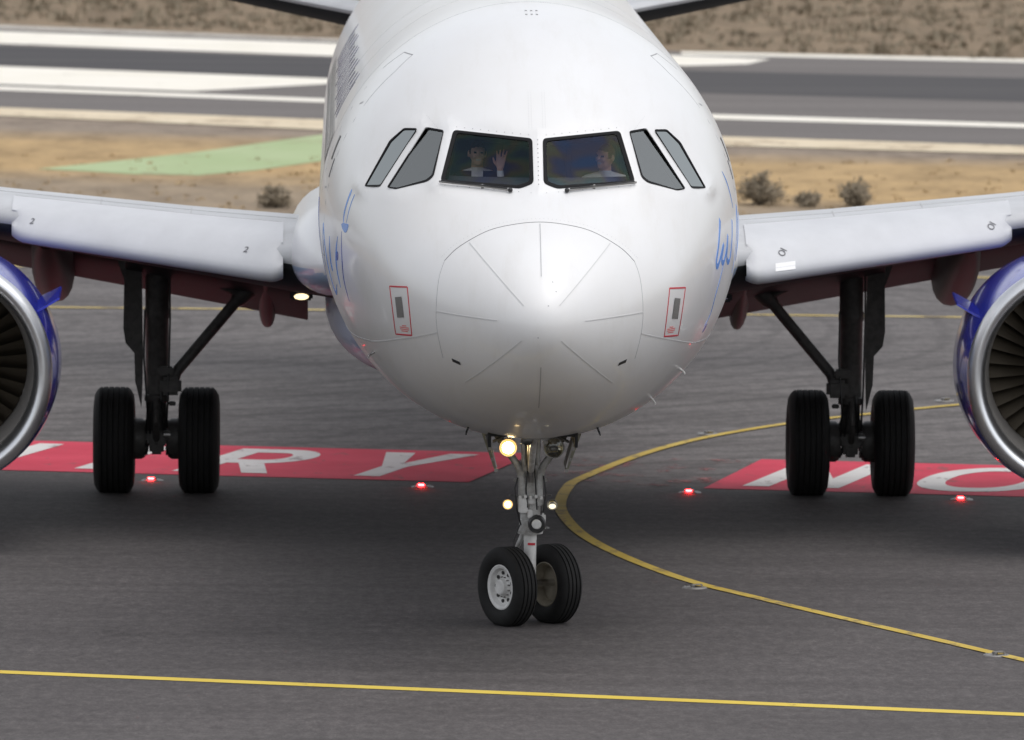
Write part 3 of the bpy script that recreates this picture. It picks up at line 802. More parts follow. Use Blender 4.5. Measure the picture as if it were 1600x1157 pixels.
def patch(name, C4, m, parent, n=6, r=.004):
    V, F = [], []
    for i in range(n + 1):
        for j in range(n + 1):
            u, v = i / n, j / n
            x = (C4[0][0] * (1 - u) + C4[1][0] * u) * (1 - v) + (C4[3][0] * (1 - u) + C4[2][0] * u) * v
            z = (C4[0][1] * (1 - u) + C4[1][1] * u) * (1 - v) + (C4[3][1] * (1 - u) + C4[2][1] * u) * v
            p = Vector((x, yfront(x, z), z)); V.append(p + nrm(p) * r)
    for i in range(n):
        for j in range(n): F.append((i * (n + 1) + j, i * (n + 1) + j + 1, (i + 1) * (n + 1) + j + 1, (i + 1) * (n + 1) + j))
    return MB().add(V, F).build(name, m, parent, smooth=60)
def curve2(P, n=10):
    Q = []
    for i in range(len(P) - 1):
        a, b, c, d = (Vector(P[j]) for j in (max(i - 1, 0), i, i + 1, min(i + 2, len(P) - 1)))
        for k in range(n):
            t = k / n; Q.append(0.5 * ((2 * b) + (c - a) * t + (2 * a - 5 * b + 4 * c - d) * t * t + (3 * b - a - 3 * c + d) * t ** 3))
    return Q + [Vector(P[-1])]
def side_pts(P, sgn, n=8):
    return [Vector((sgn * xside(p.x, p.y), p.x, p.y)) for p in curve2(P, n)]
RAD = link('radome_seam', bpy.data.meshes.new('radome_seam'), 'seam', AIR) if False else None
arc_up = [(-.85, 3.735), (-.72, 3.86), (-.478, 3.998), (-.25, 4.06), (0, 4.085), (.25, 4.06), (.478, 3.998), (.72, 3.86), (.85, 3.735)]
rs = ribbon('radome_seam', fr_pts([tuple(p) for p in curve2(arc_up, 8)], 2), .0065, 'seam', FUS, .0015)
for sg in (1, -1):
    ribbon('radome_seam', fr_pts([tuple(p) for p in curve2([(sg * .85, 3.735), (sg * .90, 3.58), (sg * .925, 3.32), (sg * .912, 3.10), (sg * .86, 2.86)], 8)], 2), .005, 'seam_light', FUS, .0015)
    for a, b in (((.63, 3.90), (.158, 3.40)), ((.925, 3.288), (.39, 3.258)), ((.66, 2.645), (.175, 3.09))):
        ribbon('diverter_strip', fr_pts([(sg * a[0], a[1]), (sg * b[0], b[1])], 14), .008, 'strip', FUS, .0035)
    ribbon('skin_joint', fr_pts([tuple(p) for p in curve2([(sg * .912, 3.095), (sg * 1.24, 2.965), (sg * 1.49, 2.84)], 8)], 3), .010, 'strip', FUS, .003)
    ribbon('skin_joint', side_pts([(3.08, 2.84), (4.5, 2.80), (7, 2.79), (10, 2.79)], sg), .010, 'seam_light', FUS, .003)
    # little black probe plates
    x, z = sg * .742, 2.84
    ribbon('probe_plate', fr_pts([(x - .035, z - .012 * sg), (x + .035, z + .012 * sg)], 4), .034, 'black', FUS, .004)
    # static port panel
    O = [(sg * 1.18, 3.468), (sg * 1.337, 3.447), (sg * 1.28, 3.005), (sg * 1.137, 3.028)]
    pr = ribbon('static_port_frame', fr_pts(O + [O[0]], 14), .014, 'red', FUS, .003)
    I = [(sg * 1.228, 3.372), (sg * 1.285, 3.357)], [(sg * 1.207, 3.185), (sg * 1.265, 3.17)]
    mid0 = ((I[0][0][0] + I[0][1][0]) / 2, 3.364); mid1 = ((I[1][0][0] + I[1][1][0]) / 2, 3.178)
    patch('static_port', [(sg * 1.23, 3.373), (sg * 1.287, 3.357), (sg * 1.265, 3.17), (sg * 1.207, 3.186)], 'grille', FUS)
    for k in range(4):
        z = 3.105 - k * .017; xx = 1.205 - k * .002; hw_ = (.018, .04, .04, .028)[k]
        ribbon('port_lettering', fr_pts([(sg * (xx - hw_), z + .003), (sg * (xx + hw_), z - .003)], 4), .009, 'red_text', FUS, .002)
ribbon('diverter_strip', fr_pts([(0, 4.07), (0, 3.645)], 14), .007, 'seam_light', FUS, .004)
ribbon('diverter_strip', fr_pts([(0, 2.845), (0, 2.42)], 14), .008, 'seam_light', FUS, .004)
for (x, z) in ((.06, 3.40), (-.03, 3.12), (.10, 3.60), (.13, 3.52)):
    ribbon('radome_chip', fr_pts([(x - .006, z), (x + .006, z)], 2), .011, 'seam_light', FUS, .001)
# circumferential skin joints, door outlines, cabin windows
for Y in (2.95, 5.95, 8.6, 11.2):
    pts = [sec(Y, a) for a in np.linspace(-2.2, 2.2, 120) if not (Y < 4 and 0.2 < abs(a) < 1.45)]
    if Y < 4: continue
    ribbon('skin_joint', pts, .006, 'seam_light', FUS, .0012)
DR = [(4.62, 4.95), (4.62, 5.25), (4.75, 5.40), (5.25, 5.40), (5.42, 5.25), (5.42, 3.7), (5.25, 3.5), (4.8, 3.5), (4.62, 3.7), (4.62, 4.95)]
for sg in (1, -1):
    pts = []
    for i in range(len(DR) - 1):
        for k in range(8):
            t = k / 8; y = DR[i][0] * (1 - t) + DR[i + 1][0] * t; z = DR[i][1] * (1 - t) + DR[i + 1][1] * t
            pts.append(Vector((sg * xside(y, z), y, z)))
    pts.append(pts[0])
    dr = ribbon('passenger_door', pts, .011, 'seam_mid', AIR, .001)
    ribbon('door_handle', side_pts([(4.72, 4.42), (4.74, 4.25)], sg, 3), .05, 'seam', dr, .004)
    ribbon('door_window', side_pts([(5.02, 4.62), (5.02, 4.40)], sg, 4), .13, 'black', dr, .004)
    ribbon('door_stencil', side_pts([(4.8, 4.95), (4.95, 4.93)], sg, 3), .02, 'seam_light', dr, .002)
    ribbon('door_stencil', side_pts([(4.78, 4.15), (4.98, 4.14)], sg, 3), .02, 'seam_light', dr, .002)
    base = None
    for i in range(30):
        y = 6.35 + i * .533
        if base is None or True:
            pp = [Vector((sg * xside(y + .115 * math.sin(a) , 4.43 + .17 * math.cos(a)), y + .115 * math.sin(a), 4.43 + .17 * math.cos(a))) for a in np.linspace(0, 2 * math.pi, 15)[:-1]]
            n = Vector((sg, 0, .3)).normalized()
            if base is None:
                base = MB().poly([p + n * .004 - Vector((0, y, 0)) for p in pp]).mesh('cabin_window'); 
            o = link('cabin_window', base, 'glass_cabin' if 'glass_cabin' in M else 'black', FUS); o.location.y = y
# blue script along the side
for sg, strokes in ((-1, [([(3.14, 4.335), (3.285, 4.25), (3.34, 4.14), (3.37, 3.99), (3.33, 3.9)], .05, 'script', 1), ([(3.12, 4.27), (3.19, 4.12), (3.22, 3.92)], .022, 'script', 1),
                          ([(3.12, 3.90), (3.22, 3.87), (3.42, 3.89)], .085, 'script', 1), ([(3.38, 3.83), (3.36, 3.6), (3.40, 3.365), (3.38, 3.18)], .035, 'script_dark', 1),
                          ([(3.56, 3.77), (3.70, 3.52), (3.69, 3.285)], .06, 'script', 1), ([(3.55, 3.62), (3.66, 3.55)], .07, 'script_dark', 1), ([(4.06, 3.74), (4.10, 3.5), (4.02, 3.42)], .10, 'script', 1),
                          ([(3.9, 3.3), (4.3, 3.2), (4.5, 3.5), (4.7, 3.8), (4.9, 3.4)], .07, 'script', 1), ([(5.6, 3.2), (5.8, 3.8), (6.1, 3.9), (6.2, 3.3)], .09, 'script_dark', 1),
                          ([(6.6, 3.9), (6.7, 3.2), (7.2, 3.3), (7.3, 3.9)], .09, 'script', 1)]),
                    (1, [([(3.9, 4.37), (4.0, 4.23), (4.06, 4.02)], .05, 'script', 1), ([(3.16, 3.97), (2.95, 3.74), (2.84, 3.6), (2.95, 3.56), (3.2, 3.72)], .055, 'script', 0),
                         ([(3.24, 3.74), (3.14, 3.60), (3.3, 3.58), (3.5, 3.80)], .05, 'script', 0), ([(3.5, 3.80), (3.45, 3.6), (3.68, 3.57), (3.85, 3.92)], .05, 'script', 0),
                         ([(3.28, 3.57), (3.10, 3.29), (3.14, 3.1), (3.05, 2.99)], .028, 'script', 1), ([(3.2, 3.0), (3.12, 2.93)], .06, 'script_dark', 1),
                         ([(4.2, 3.4), (4.5, 4.0), (4.7, 3.5), (5.2, 3.9)], .06, 'script', 1)])):
    for P, wd, mm, tp in strokes:
        ribbon('script_stroke', side_pts(P, sg), wd, mm, FUS, .0022, taper=bool(tp))
for sg in (1, -1):
    for i in range(13):
        y = 8.4 + i * .95
        if i % 3 == 1:
            pts = [Vector((sg * xside(y + .26 * math.cos(a), 4.80 + .17 * math.sin(a)), y + .26 * math.cos(a), 4.80 + .17 * math.sin(a))) for a in np.linspace(0, 2 * math.pi, 25)]
            ribbon('title_letter', pts, .11, 'navy', FUS, .0022)
        else:
            ribbon('title_letter', side_pts([(y - .18, 4.62), (y - .18, 4.97)], sg, 8), .14, 'navy', FUS, .0022)
            ribbon('title_letter', side_pts([(y + .24, 4.62), (y + .24, 4.88 if i % 3 else 4.97), (y - .05, 4.93)], sg, 8), .12, 'navy', FUS, .0022)
# probes under the nose
def probe(p, d, sgn, m='steel'):
    p = Vector(p); n = nrm(p)
    mb = MB(); mb.path([(p - n * .02, .012), (p + n * .035, .010), (p + n * .055 + Vector((0, -.02, 0)), .009), (p + n * .06 + Vector((0, -.15, 0)), .007)], 8)
    mb.build('pitot_probe', m, FUS)
for Y, z, sg, m in ((3.3, 2.72, -1, 'steel'), (3.1, 2.60, 1, 'rim'), (3.2, 2.32, 1, 'rim'), (3.3, 2.03, -1, 'black'), (3.3, 2.03, 1, 'black')):
    probe((sg * xside(Y, z), Y, z), 0, sg, m)
# wipers, centre post and fastener rows
for sg in (1, -1):
    a = skin_pt(sg * .885, 4.372); b = skin_pt(sg * .50, 4.345); c = skin_pt(sg * .25, 4.318)
    n = nrm((sg * .5, yfront(sg * .5, 4.35), 4.35)) * .022
    wp = MB().path([(a + n, .011), (b + n, .012), (c + n, .012)], 8)
    wo_ = wp.build('wiper', 'steel', AIR)
    wo_["label"] = 'windshield wiper parked along the lower edge'
    MB().ell(c + n, (.022, .03, .022)).build('wiper_pivot', 'black', wo_)
    MB().path([(b + n * .2, .016), (b + n * 1.6, .012)], 8).build('wiper_clip', 'steel', wo_)
    MB().path([(a.lerp(b, .05) + n * 1.7, .006), (c.lerp(b, .1) + n * 1.7, .006)], 6).build('wiper_blade', 'black', wo_)
mb = MB()
def dot(x, z, r=.0055):
    p = skin_pt(x, z); n = nrm((x, yfront(x, z), z)); t = n.cross(Vector((1, 0, 0))).normalized(); s = n.cross(t)
    mb.poly([p + n * .004 + (t * math.cos(a) + s * math.sin(a)) * r for a in np.linspace(0, 2 * math.pi, 9)[:-1]])
for i in range(11): dot(0.0, 4.385 + i * .037)
for sg in (1, -1):
    for i in range(10): dot(sg * (.08 + i * .072), 4.795 + i * .0055, .0045)
    for i in range(8): dot(sg * (.07 + i * .11), 4.312 + i * .006, .004)
    for i in range(14):
        dot(sg * .05, 4.86 + i * .022, .003); dot(sg * .075, 4.86 + i * .022, .003)
fo = mb.build('fastener_row', 'seam', FUS, smooth=None); fo["kind"] = 'stuff'
mb = MB()
for p in curve2(arc_up, 7): dot(p.x * 1.03, p.y + .025, .0035)
for sg in (1, -1):
    for i in range(26): dot(sg * (.95 + .024 * i), 3.062 - .0088 * i, .003)
    for i in range(9): dot(sg * (.90 + .012 * i), 4.83 + .012 * i, .0035)
fo = mb.build('rivet_row', 'seam_light', FUS, smooth=None); fo["kind"] = 'stuff'
for x in (-.05, .05, 0):                                    # small roof vents
    for z in (5.775, 5.80):
        p = Vector((x, yfront(x, z), z)); n = nrm(p)
        MB().box(p + n * .003, (.022, .02, .01)).build('roof_rivet_plate', 'seam_light', FUS)
pa = sec(7.5, 0)
MB().loft([[pa + Vector((x * sx, y, z)) for x, y in ((-.02, -.2), (.02, -.2), (.015, .25), (-.015, .25))] for z, sx in ((-.05, 1.4), (.12, 1), (.32, .5))]).build('blade_antenna', 'white', FUS)

# cockpit furniture
mb = MB()
mb.loft([[Vector((x, y0 + .45 * (abs(x) / 1.1) ** 2, z)) for x in np.linspace(-xm, xm, 13)] for y0, z, xm in ((1.70, 4.22, .80), (1.90, 4.37, .90), (2.15, 4.41, 1.0), (2.22, 4.38, 1.02), (2.22, 3.6, 1.1))], False, False, False)
mb.build('glareshield', 'panel_blue', AIR)
for sg in (1, -1):
    st = MB(); st.box((sg * .54, 3.24, 4.28), (.50, .13, .95), bev=.05); st.box((sg * .54, 3.22, 4.80), (.30, .11, .20), bev=.045)
    so = st.build('cockpit_seat', 'seat', AIR)
    MB().box((sg * .54, 2.93, 3.72), (.5, .55, .14), bev=.05).build('seat_cushion', 'seat', so)
MB().box((0, 3.1, 3.62), (.36, 1.2, .16), bev=.02).build('centre_pedestal', 'lining', AIR)
mb = MB(); mb.box((0, 2.75, 5.02), (.55, .7, .10), R=Matrix.Rotation(rad(28), 3, 'X'), bev=.02); mb.build('overhead_panel', 'lining', AIR)

# ------------------------------------------------------------------ nose gear (frame at its contact point)
GX, GY = 0.02, 5.07
ng = MB()
ng.path([((GX, GY, .80), .062), ((GX, GY, 1.28), .062)], 20)
NG = ng.build('nose_gear', 'rim', AIR)
NG["label"] = 'nose landing gear with twin turned wheels and lamps'
m = MB()
m.lathe([(.86, .0), (.86, .118), (.885, .125), (.90, .105), (.99, .105), (1.0, .095), (1.16, .095), (1.18, .082), (1.36, .09), (1.5, .10), (1.62, .08), (1.95, .07), (1.95, 0)], (GX, GY, 0), 'Z', 24)
m.build('shock_strut', 'gear', NG)
mm = MB()
for sg in (1, -1):
    mm.path([((GX + sg * .07, GY - .03, 1.36), .045), ((GX + sg * .115, GY - .05, 1.50), .036), ((GX + sg * .24, GY - .03, 1.68), .032), ((GX + sg * .36, GY, 1.86), .034)], 12)
    mm.box((GX + sg * .085, GY - .075, 1.30), (.06, .05, .34), bev=.012)
    mm.path([((GX + sg * .065, GY - .10, 1.52), .024), ((GX + sg * .075, GY - .10, 1.92), .024)], 10)
mm.build('upper_yoke', 'gear', NG)
MB().path([((GX, GY - .11, 1.36), .030), ((GX, GY - .13, 1.50), .042), ((GX, GY - .13, 1.82), .042), ((GX, GY - .12, 1.90), .03)], 14).build('actuator', 'steel', NG)
MB().path([((GX, GY - .2, 1.48), .03), ((GX + .02, GY - .95, 1.95), .035)], 12).build('drag_brace', 'gear', NG)
m = MB(); m.box((GX - .07, GY - .13, 1.14), (.09, .06, .14), bev=.01); m.box((GX + .02, GY - .12, 1.18), (.10, .05, .06), bev=.01); m.box((GX - .005, GY - .13, 1.06), (.05, .05, .08), bev=.008)
for k in range(5): m.box((GX - .10 + k * .05, GY - .15, 1.215 + .012 * (k % 2)), (.028, .05, .035), bev=.006)
m.build('valve_block', 'rim', NG)
m = MB(); m.lathe([(-.10, .045), (-.10, .072), (-.06, .085), (.0, .085), (.03, .06)], (GX + .06, GY - .12, .965), 'Y', 24); m.build('steering_motor', 'black', NG)
m = MB(); m.lathe([(-.125, 0), (-.125, .040), (-.115, .046), (-.09, .046)], (GX + .055, GY - .12, .97), 'Y', 20); m.build('motor_cap', 'rim', NG)
m = MB(); m.box((GX + .12, GY - .08, .98), (.05, .08, .16), bev=.015); m.build('motor_bracket', 'rim', NG)
m = MB()
for pts in ([(-.12, -.10, 1.40), (-.15, -.12, 1.30), (-.13, -.12, 1.10), (-.09, -.1, .95)], [(.12, -.10, 1.42), (.145, -.12, 1.25), (.12, -.12, 1.08)], [(.03, -.16, 1.55), (.045, -.17, 1.35), (.06, -.15, 1.1)], [(-.03, -.15, 1.5), (-.045, -.16, 1.3), (-.03, -.15, 1.12)],
            [(-.1, -.08, .95), (-.16, -.1, .80), (-.12, -.1, .60)]):
    m.path([((GX + a, GY + b, c), .0085) for a, b, c in pts], 6)
m.build('hydraulic_hose', 'black', NG)
m = MB()
for sg in (1, -1):
    m.box((GX + sg * .135, GY - .03, 1.37), (.05, .05, .03), bev=.006); m.path([((GX + sg * .10, GY - .03, 1.33), .012), ((GX + sg * .12, GY - .03, 1.08), .012)], 8)
    m.path([((GX + sg * .10, GY - .05, 1.22), .008), ((GX + sg * .20, GY - .09, 1.235), .008)], 6)
m.build('lamp_bracket', 'steel', NG)
MB().lathe([(1.10 - .37, .064), (1.135 - .37, .064)], (GX, GY, 0), 'Z', 20).build('red_band', 'red', NG) if False else None
m = MB(); m.box((GX + .012, GY - .062, .765 + .0), (.07, .01, .022)); m.build('red_mark', 'red', NG)
# torque links behind, axle
STEER = Matrix.Translation((GX, GY, 0)) @ Matrix.Rotation(rad(33), 4, 'Z')
def st_pt(p): return STEER @ Vector(p)
m = MB(); m.path([(st_pt((0, .07, .90)), .03), (st_pt((0, .26, .66)), .022), (st_pt((0, .05, .46)), .03)], 10); m.build('torque_link', 'gear', NG)
m = MB(); m.path([(st_pt((0, 0, .82)), .060), (st_pt((0, 0, .36)), .058)], 18); m.build('piston', 'rim', NG)
m = MB(); m.path([(st_pt((-.30, 0, .381)), .035), (st_pt((.30, 0, .381)), .035)], 16); m.build('axle', 'chrome', NG)

def wheel(prefix, parent, mat4, R, W, rim_r, outer_sign, tyre_m='tyre', rim_m='rim', grooves=4, bulge=0.0):
    hw = W / 2
    prof_ = [(-hw * .62, rim_r), (-hw * .80, rim_r + .02), (-hw * .97, rim_r + (R - rim_r) * .30), (-hw, rim_r + (R - rim_r) * .5), (-hw * .96, rim_r + (R - rim_r) * .72), (-hw * .84, R - (R - rim_r) * .12), (-hw * .70, R - .008)]
    g = np.linspace(-hw * .55, hw * .55, grooves)
    for x in g:
        prof_ += [(x - .007, R - .001 * abs(x) * 10), (x - .005, R - .014), (x + .005, R - .014), (x + .007, R - .001 * abs(x) * 10)]
    prof_ += [(-a, b) for a, b in prof_[:7][::-1]]
    t = MB().lathe(prof_, axis='X', n=64).mesh('tyre', 28)
    for v in t.vertices:                                  # flattened where it stands
        if v.co.z < -R + .018:
            v.co.z = -R + .018
            v.co.x *= 1.05
    o = link('tyre', t, tyre_m, parent); o.matrix_local = mat4
    s = outer_sign
    rp = [(-hw * .62, rim_r + .004), (-hw * .70, rim_r + .012), (-hw * .74, rim_r), (-hw * .66, rim_r * .88), (-hw * .30, rim_r * .80), (-hw * .22, rim_r * .55), (-hw * .45, rim_r * .40), (-hw * .75, rim_r * .36), (-hw * .82, rim_r * .30), (-hw * .82, 0)]
    rp = [(s * -a, b) for a, b in rp]
    ip = [(hw * .62, rim_r + .004), (hw * .70, rim_r + .010), (hw * .74, rim_r), (hw * .55, rim_r * .9), (-hw * .05, rim_r * .82), (-hw * .1, rim_r * .3), (-hw * .1, 0)]
    ip = [(s * -a, b) for a, b in ip]
    ro = link('rim', MB().lathe(rp, axis='X', n=48).mesh('rim', 30), rim_m, parent); ro.matrix_local = mat4
    ri = link('rim', MB().lathe(ip, axis='X', n=48).mesh('rim', 30), 'rim_in', parent); ri.matrix_local = mat4
    hm = MB()
    for k in range(9):
        a = 2 * math.pi * k / 9
        hm.tube((s * hw * .36, rim_r * .66 * math.cos(a), rim_r * .66 * math.sin(a)), (s * hw * .22, rim_r * .66 * math.cos(a), rim_r * .66 * math.sin(a)), rim_r * .085, n=10)
    ho = link('rim_hole', hm.mesh('rim_hole', None), 'black', parent); ho.matrix_local = mat4; ho['kind'] = 'stuff'
    bm_ = MB()
    for k in range(12):
        a = 2 * math.pi * (k + .5) / 12
        bm_.tube((s * hw * .50, rim_r * .47 * math.cos(a), rim_r * .47 * math.sin(a)), (s * hw * .25, rim_r * .47 * math.cos(a), rim_r * .47 * math.sin(a)), rim_r * .035, n=6)
    bo = link('rim_bolt', bm_.mesh('rim_bolt', None), 'steel', parent); bo.matrix_local = mat4; bo['kind'] = 'stuff'
for s in (-1, 1):
    wheel('nose', NG, STEER @ Matrix.Translation((s * .255, 0, .381 - .014)), .381, .235, .205, s)

def lamp(name, p, r, m, parent, housing='steel', tilt=0.0):
    p = Vector(p)
    h = MB().lathe([(-.01, r), (-.012, r * 1.10), (.015, r * 1.12), (.05, r * .95), (.09, r * .45), (.095, 0)], p, 'Y', 28).build(name, housing, parent)
    MB().lathe([(-.004, r * 1.0), (-.012, r * .7), (-.016, 0)], p, 'Y', 28).build('lens', m, h) if False else None
    if m == 'lamp_off':
        MB().lathe([(-.004, r * .98), (.02, r * .75), (.038, r * .3), (.04, 0)], p, 'Y', 28).build('reflector_or_halo', m, parent)
        MB().lathe([(-.005, r * .99), (-.014, r * .6), (-.017, 0)], p, 'Y', 28).build('lens', 'lens', parent)
        MB().ell(p + Vector((0, .015, -.01)), (r * .3, .012, r * .22)).build('bulb', 'steel', parent)
    else:
        MB().lathe([(-.005, r * .99), (-.012, r * .68)], p, 'Y', 28).build('reflector_or_halo', 'lamp_halo', parent)  # glowing ring standing in for the halo round the lens
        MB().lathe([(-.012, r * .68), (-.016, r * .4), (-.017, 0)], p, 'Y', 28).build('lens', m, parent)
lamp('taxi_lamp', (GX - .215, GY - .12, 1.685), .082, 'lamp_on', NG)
lamp('taxi_lamp', (GX + .215, GY - .12, 1.685), .092, 'lamp_off', NG)
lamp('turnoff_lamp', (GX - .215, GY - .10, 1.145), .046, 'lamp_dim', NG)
lamp('turnoff_lamp', (GX + .205, GY - .10, 1.145), .046, 'lamp_off', NG)
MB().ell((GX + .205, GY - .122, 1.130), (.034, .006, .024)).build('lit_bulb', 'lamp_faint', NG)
# bay doors hanging open, seen on edge
for sg in (1, -1):
    P = [(sg * .43, 4.25, 1.86), (sg * .47, 4.25, 1.84), (sg * .335, 4.25, 1.46), (sg * .325, 4.25, 1.48)]
    d = MB(); d.loft([[Vector((x + GX, y, z)) for x, _, z in P] for y in (4.72, 5.05, 5.62)]); do = d.build('gear_door', 'inner_door', NG)
    d = MB()
    for k in range(4):
        t = k / 3.5 + .08; d.box((GX + sg * (.425 - .10 * t), 4.71, 1.83 - .36 * t), (.035, .03, .03))
    d.path([((GX + sg * .40, 4.69, 1.80), .010), ((GX + sg * .33, 4.69, 1.52), .010)], 6)
    d.build('door_hinge', 'steel', do)
    MB().path([((GX + sg * .36, 4.95, 1.74), .014), ((GX + sg * .12, 4.98, 1.86), .014)], 8).build('door_rod', 'steel', do)
m = MB(); m.lathe([(0, .055), (.02, .05), (.03, .02), (.032, 0)], (GX - .05, 4.2, 1.83), 'Y', 16); m.box((GX + .05, 4.25, 1.84), (.22, .1, .02), bev=.005); m.box((GX - .09, 4.3, 1.80), (.05, .04, .03), bev=.005); m.box((GX + .12, 4.3, 1.80), (.05, .04, .03), bev=.005)
m.build('bay_fitting', 'steel', NG)

# ------------------------------------------------------------------ wings
def airfoil(tc, camber, n=26):
    up, lo = [], []
    for i in range(n + 1):
        x = .5 * (1 - math.cos(math.pi * i / n))
        yt = 5 * tc * (.2969 * math.sqrt(x) - .126 * x - .3516 * x * x + .2843 * x ** 3 - .1036 * x ** 4)
        yc = camber * 4 * x * (1 - x); up.append((x, yc + yt)); lo.append((x, yc - yt))
    return up, lo
# span station x, LE y, LE z, chord, thickness, nose-up angle
WST = [(1.2, 11.55, 2.88, 6.9, .130, 4.5), (2.2, 12.10, 2.96, 6.3, .130, 4.4), (3.4, 12.70, 3.07, 5.6, .125, 4.2), (5.3, 13.68, 3.25, 4.75, .118, 3.8), (6.4, 14.25, 3.36, 4.3, .116, 3.5), (11.5, 16.9, 3.95, 2.9, .11, 2.0), (17.0, 19.8, 4.6, 1.5, .10, 0.0)]
def wst(x):
    for a, b in zip(WST[:-1], WST[1:]):
        if x <= b[0] or b is WST[-1]:
            t = (x - a[0]) / (b[0] - a[0]); return [p + (q - p) * t for p, q in zip(a, b)]
def wpt(sg, x, cx, cz):
    """chord fraction cx, height fraction cz (of chord) to a point on the wing at span x"""
    _, ly, lz, c, tc, ang = wst(x); a = rad(ang)
    dx, dz = cx * c, cz * c
    return Vector((sg * x, ly + dx * math.cos(a) + dz * math.sin(a), lz - dx * math.sin(a) + dz * math.cos(a)))
def wsec(sg, x, keep=1.0):
    tc = wst(x)[4]; up, lo = airfoil(tc, .012)
    P = [p for p in up if p[0] <= keep][::-1] + [p for p in lo if p[0] <= keep][1:]
    return [wpt(sg, x, *p) for p in P]
for sg in (-1, 1):
    side = 'left' if sg < 0 else 'right'
    xs = [1.2, 1.7, 2.2, 2.8, 3.4, 4.0, 4.6, 5.3, 6.4, 9, 11.5, 14, 17]
    W = MB().loft([wsec(sg, x, .80 if x < 12.5 else .80) for x in xs]).build('wing', 'wing', AIR, smooth=40)
    W["label"] = 'swept wing on the image ' + side
    # undersurface shade painted on the faces looking down
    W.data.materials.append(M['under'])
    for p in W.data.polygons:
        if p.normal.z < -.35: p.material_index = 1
    # slats
    def slat(x0, x1, n=13):
        rings = []
        for x in sorted(list(np.linspace(x0, x1, n)) + [x0 + .03, x0 + .07, x0 + .12, x1 - .12, x1 - .07, x1 - .03]):
            _, ly, lz, c, tc, ang = wst(x); up, lo = airfoil(tc, .012, 40)
            k_ = c / 5.6
            e_ = max(0, 1 - min(x - x0, x1 - x) / .16) ** 2
            ring = []
            for cx in (.105, .085, .065, .045, .027, .013):
                yt = 5 * tc * (.2969 * math.sqrt(cx) - .126 * cx - .3516 * cx * cx + .2843 * cx ** 3 - .1036 * cx ** 4)
                q = wpt(sg, x, cx, .012 * 4 * cx * (1 - cx) + yt); ring.append(q + Vector((0, -.006, .013)))
            n_up = len(ring)
            for p, q in ((-.005, .062), (-.075, .000), (-.135, -.058), (-.180, -.112), (-.200, -.160), (-.192, -.202), (-.155, -.236), (-.095, -.254), (-.02, -.256), (.06, -.250)):
                ring.append(Vector((sg * x, ly + p * k_ + e_ * .10, lz + q * k_ + e_ * (.05 if q < -.1 else 0))))
            inner = [Vector((q.x, q.y + .03, q.z + (-.030 if i < n_up + 4 else (.0 if i < n_up + 6 else .035)))) for i, q in enumerate(ring)]
            rings.append(ring + inner[::-1])
        return MB().loft(rings)
    for a, b in ((2.38, 5.22), (6.25, 9.2), (9.24, 12.2)):
        so = slat(a, b).build('slat', 'slat', W, smooth=40)
    def span_line(name, cx, xa, xb, r, m):
        pts = []
        for x in np.linspace(xa, xb, 15):
            tc = wst(x)[4]; yt = 5 * tc * (.2969 * math.sqrt(cx) - .126 * cx - .3516 * cx * cx + .2843 * cx ** 3 - .1036 * cx ** 4)
            pts.append((wpt(sg, x, cx, .012 * 4 * cx * (1 - cx) + yt) + Vector((0, 0, .009 if cx < .12 else 0)), r))
        MB().path(pts, 6).build(name, m, W)
    span_line('slat_gap_line', .104, 2.40, 5.20, .0085, 'seam_light')
    span_line('skin_joint', .070, 2.42, 5.18, .013, 'seam_light') if False else None
    span_line('skin_joint', .165, 2.25, 5.6, .006, 'seam_light')
    for x_ in (3.35, 4.3):
        q0, q1 = [], []
        pts = []
        for cx in (.11, .13, .15, .17, .20):
            tc = wst(x_)[4]; yt = 5 * tc * (.2969 * math.sqrt(cx) - .126 * cx - .3516 * cx * cx + .2843 * cx ** 3 - .1036 * cx ** 4)
            pts.append((wpt(sg, x_, cx, .012 * 4 * cx * (1 - cx) + yt), .005))
        MB().path(pts, 6).build('skin_joint', 'seam_light', W)
    from mathutils.bvhtree import BVHTree
    sl = slat(2.38, 5.22); bvh = BVHTree.FromPolygons([Vector(v) for v in sl.v], sl.f)
    for (x, z, ch) in ((2.76, 3.03, '2'), (5.00, 3.235, '2')):
        hit = bvh.ray_cast(Vector((sg * x, 5, z)), Vector((0, 1, 0)))
        if hit[0] is None: continue
        cu = bpy.data.curves.new('stencil', 'FONT'); cu.body = ch if sg < 0 else 'OI'; cu.size = .11; cu.align_x = 'CENTER'; cu.align_y = 'CENTER'
        to = bpy.data.objects.new('tmp_text', cu); COL.objects.link(to); bpy.context.view_layer.update()
        tm = bpy.data.meshes.new_from_object(to.evaluated_get(bpy.context.evaluated_depsgraph_get())); bpy.data.objects.remove(to)
        n_ = hit[1] if hit[1].y < 0 else -hit[1]
        rt = Vector((1, 0, 0)); rt = (rt - n_ * rt.dot(n_)).normalized(); up_ = n_.cross(rt)
        M4 = Matrix((rt, up_, n_)).transposed().to_4x4(); M4.translation = hit[0] + n_ * .006
        tm.transform(M4 @ Matrix.Rotation(rad(-20 if sg < 0 else 70), 4, 'Z'))
        while len(tm.materials): tm.materials.pop()
        link('stencil', tm, 'seam', W)
    if sg > 0:
        P_ = []
        for (x, z) in ((2.68, 2.845), (2.89, 2.865), (2.89, 2.945), (2.68, 2.925)):
            hit = bvh.ray_cast(Vector((sg * x, 5, z)), Vector((0, 1, 0)))
            if hit[0] is not None: P_.append(hit[0] + Vector((0, -.006, .003)))
        if len(P_) == 4: MB().poly(P_).build('white_patch', 'slat_patch', W, smooth=None)
    # flap, lowered
    fl = []
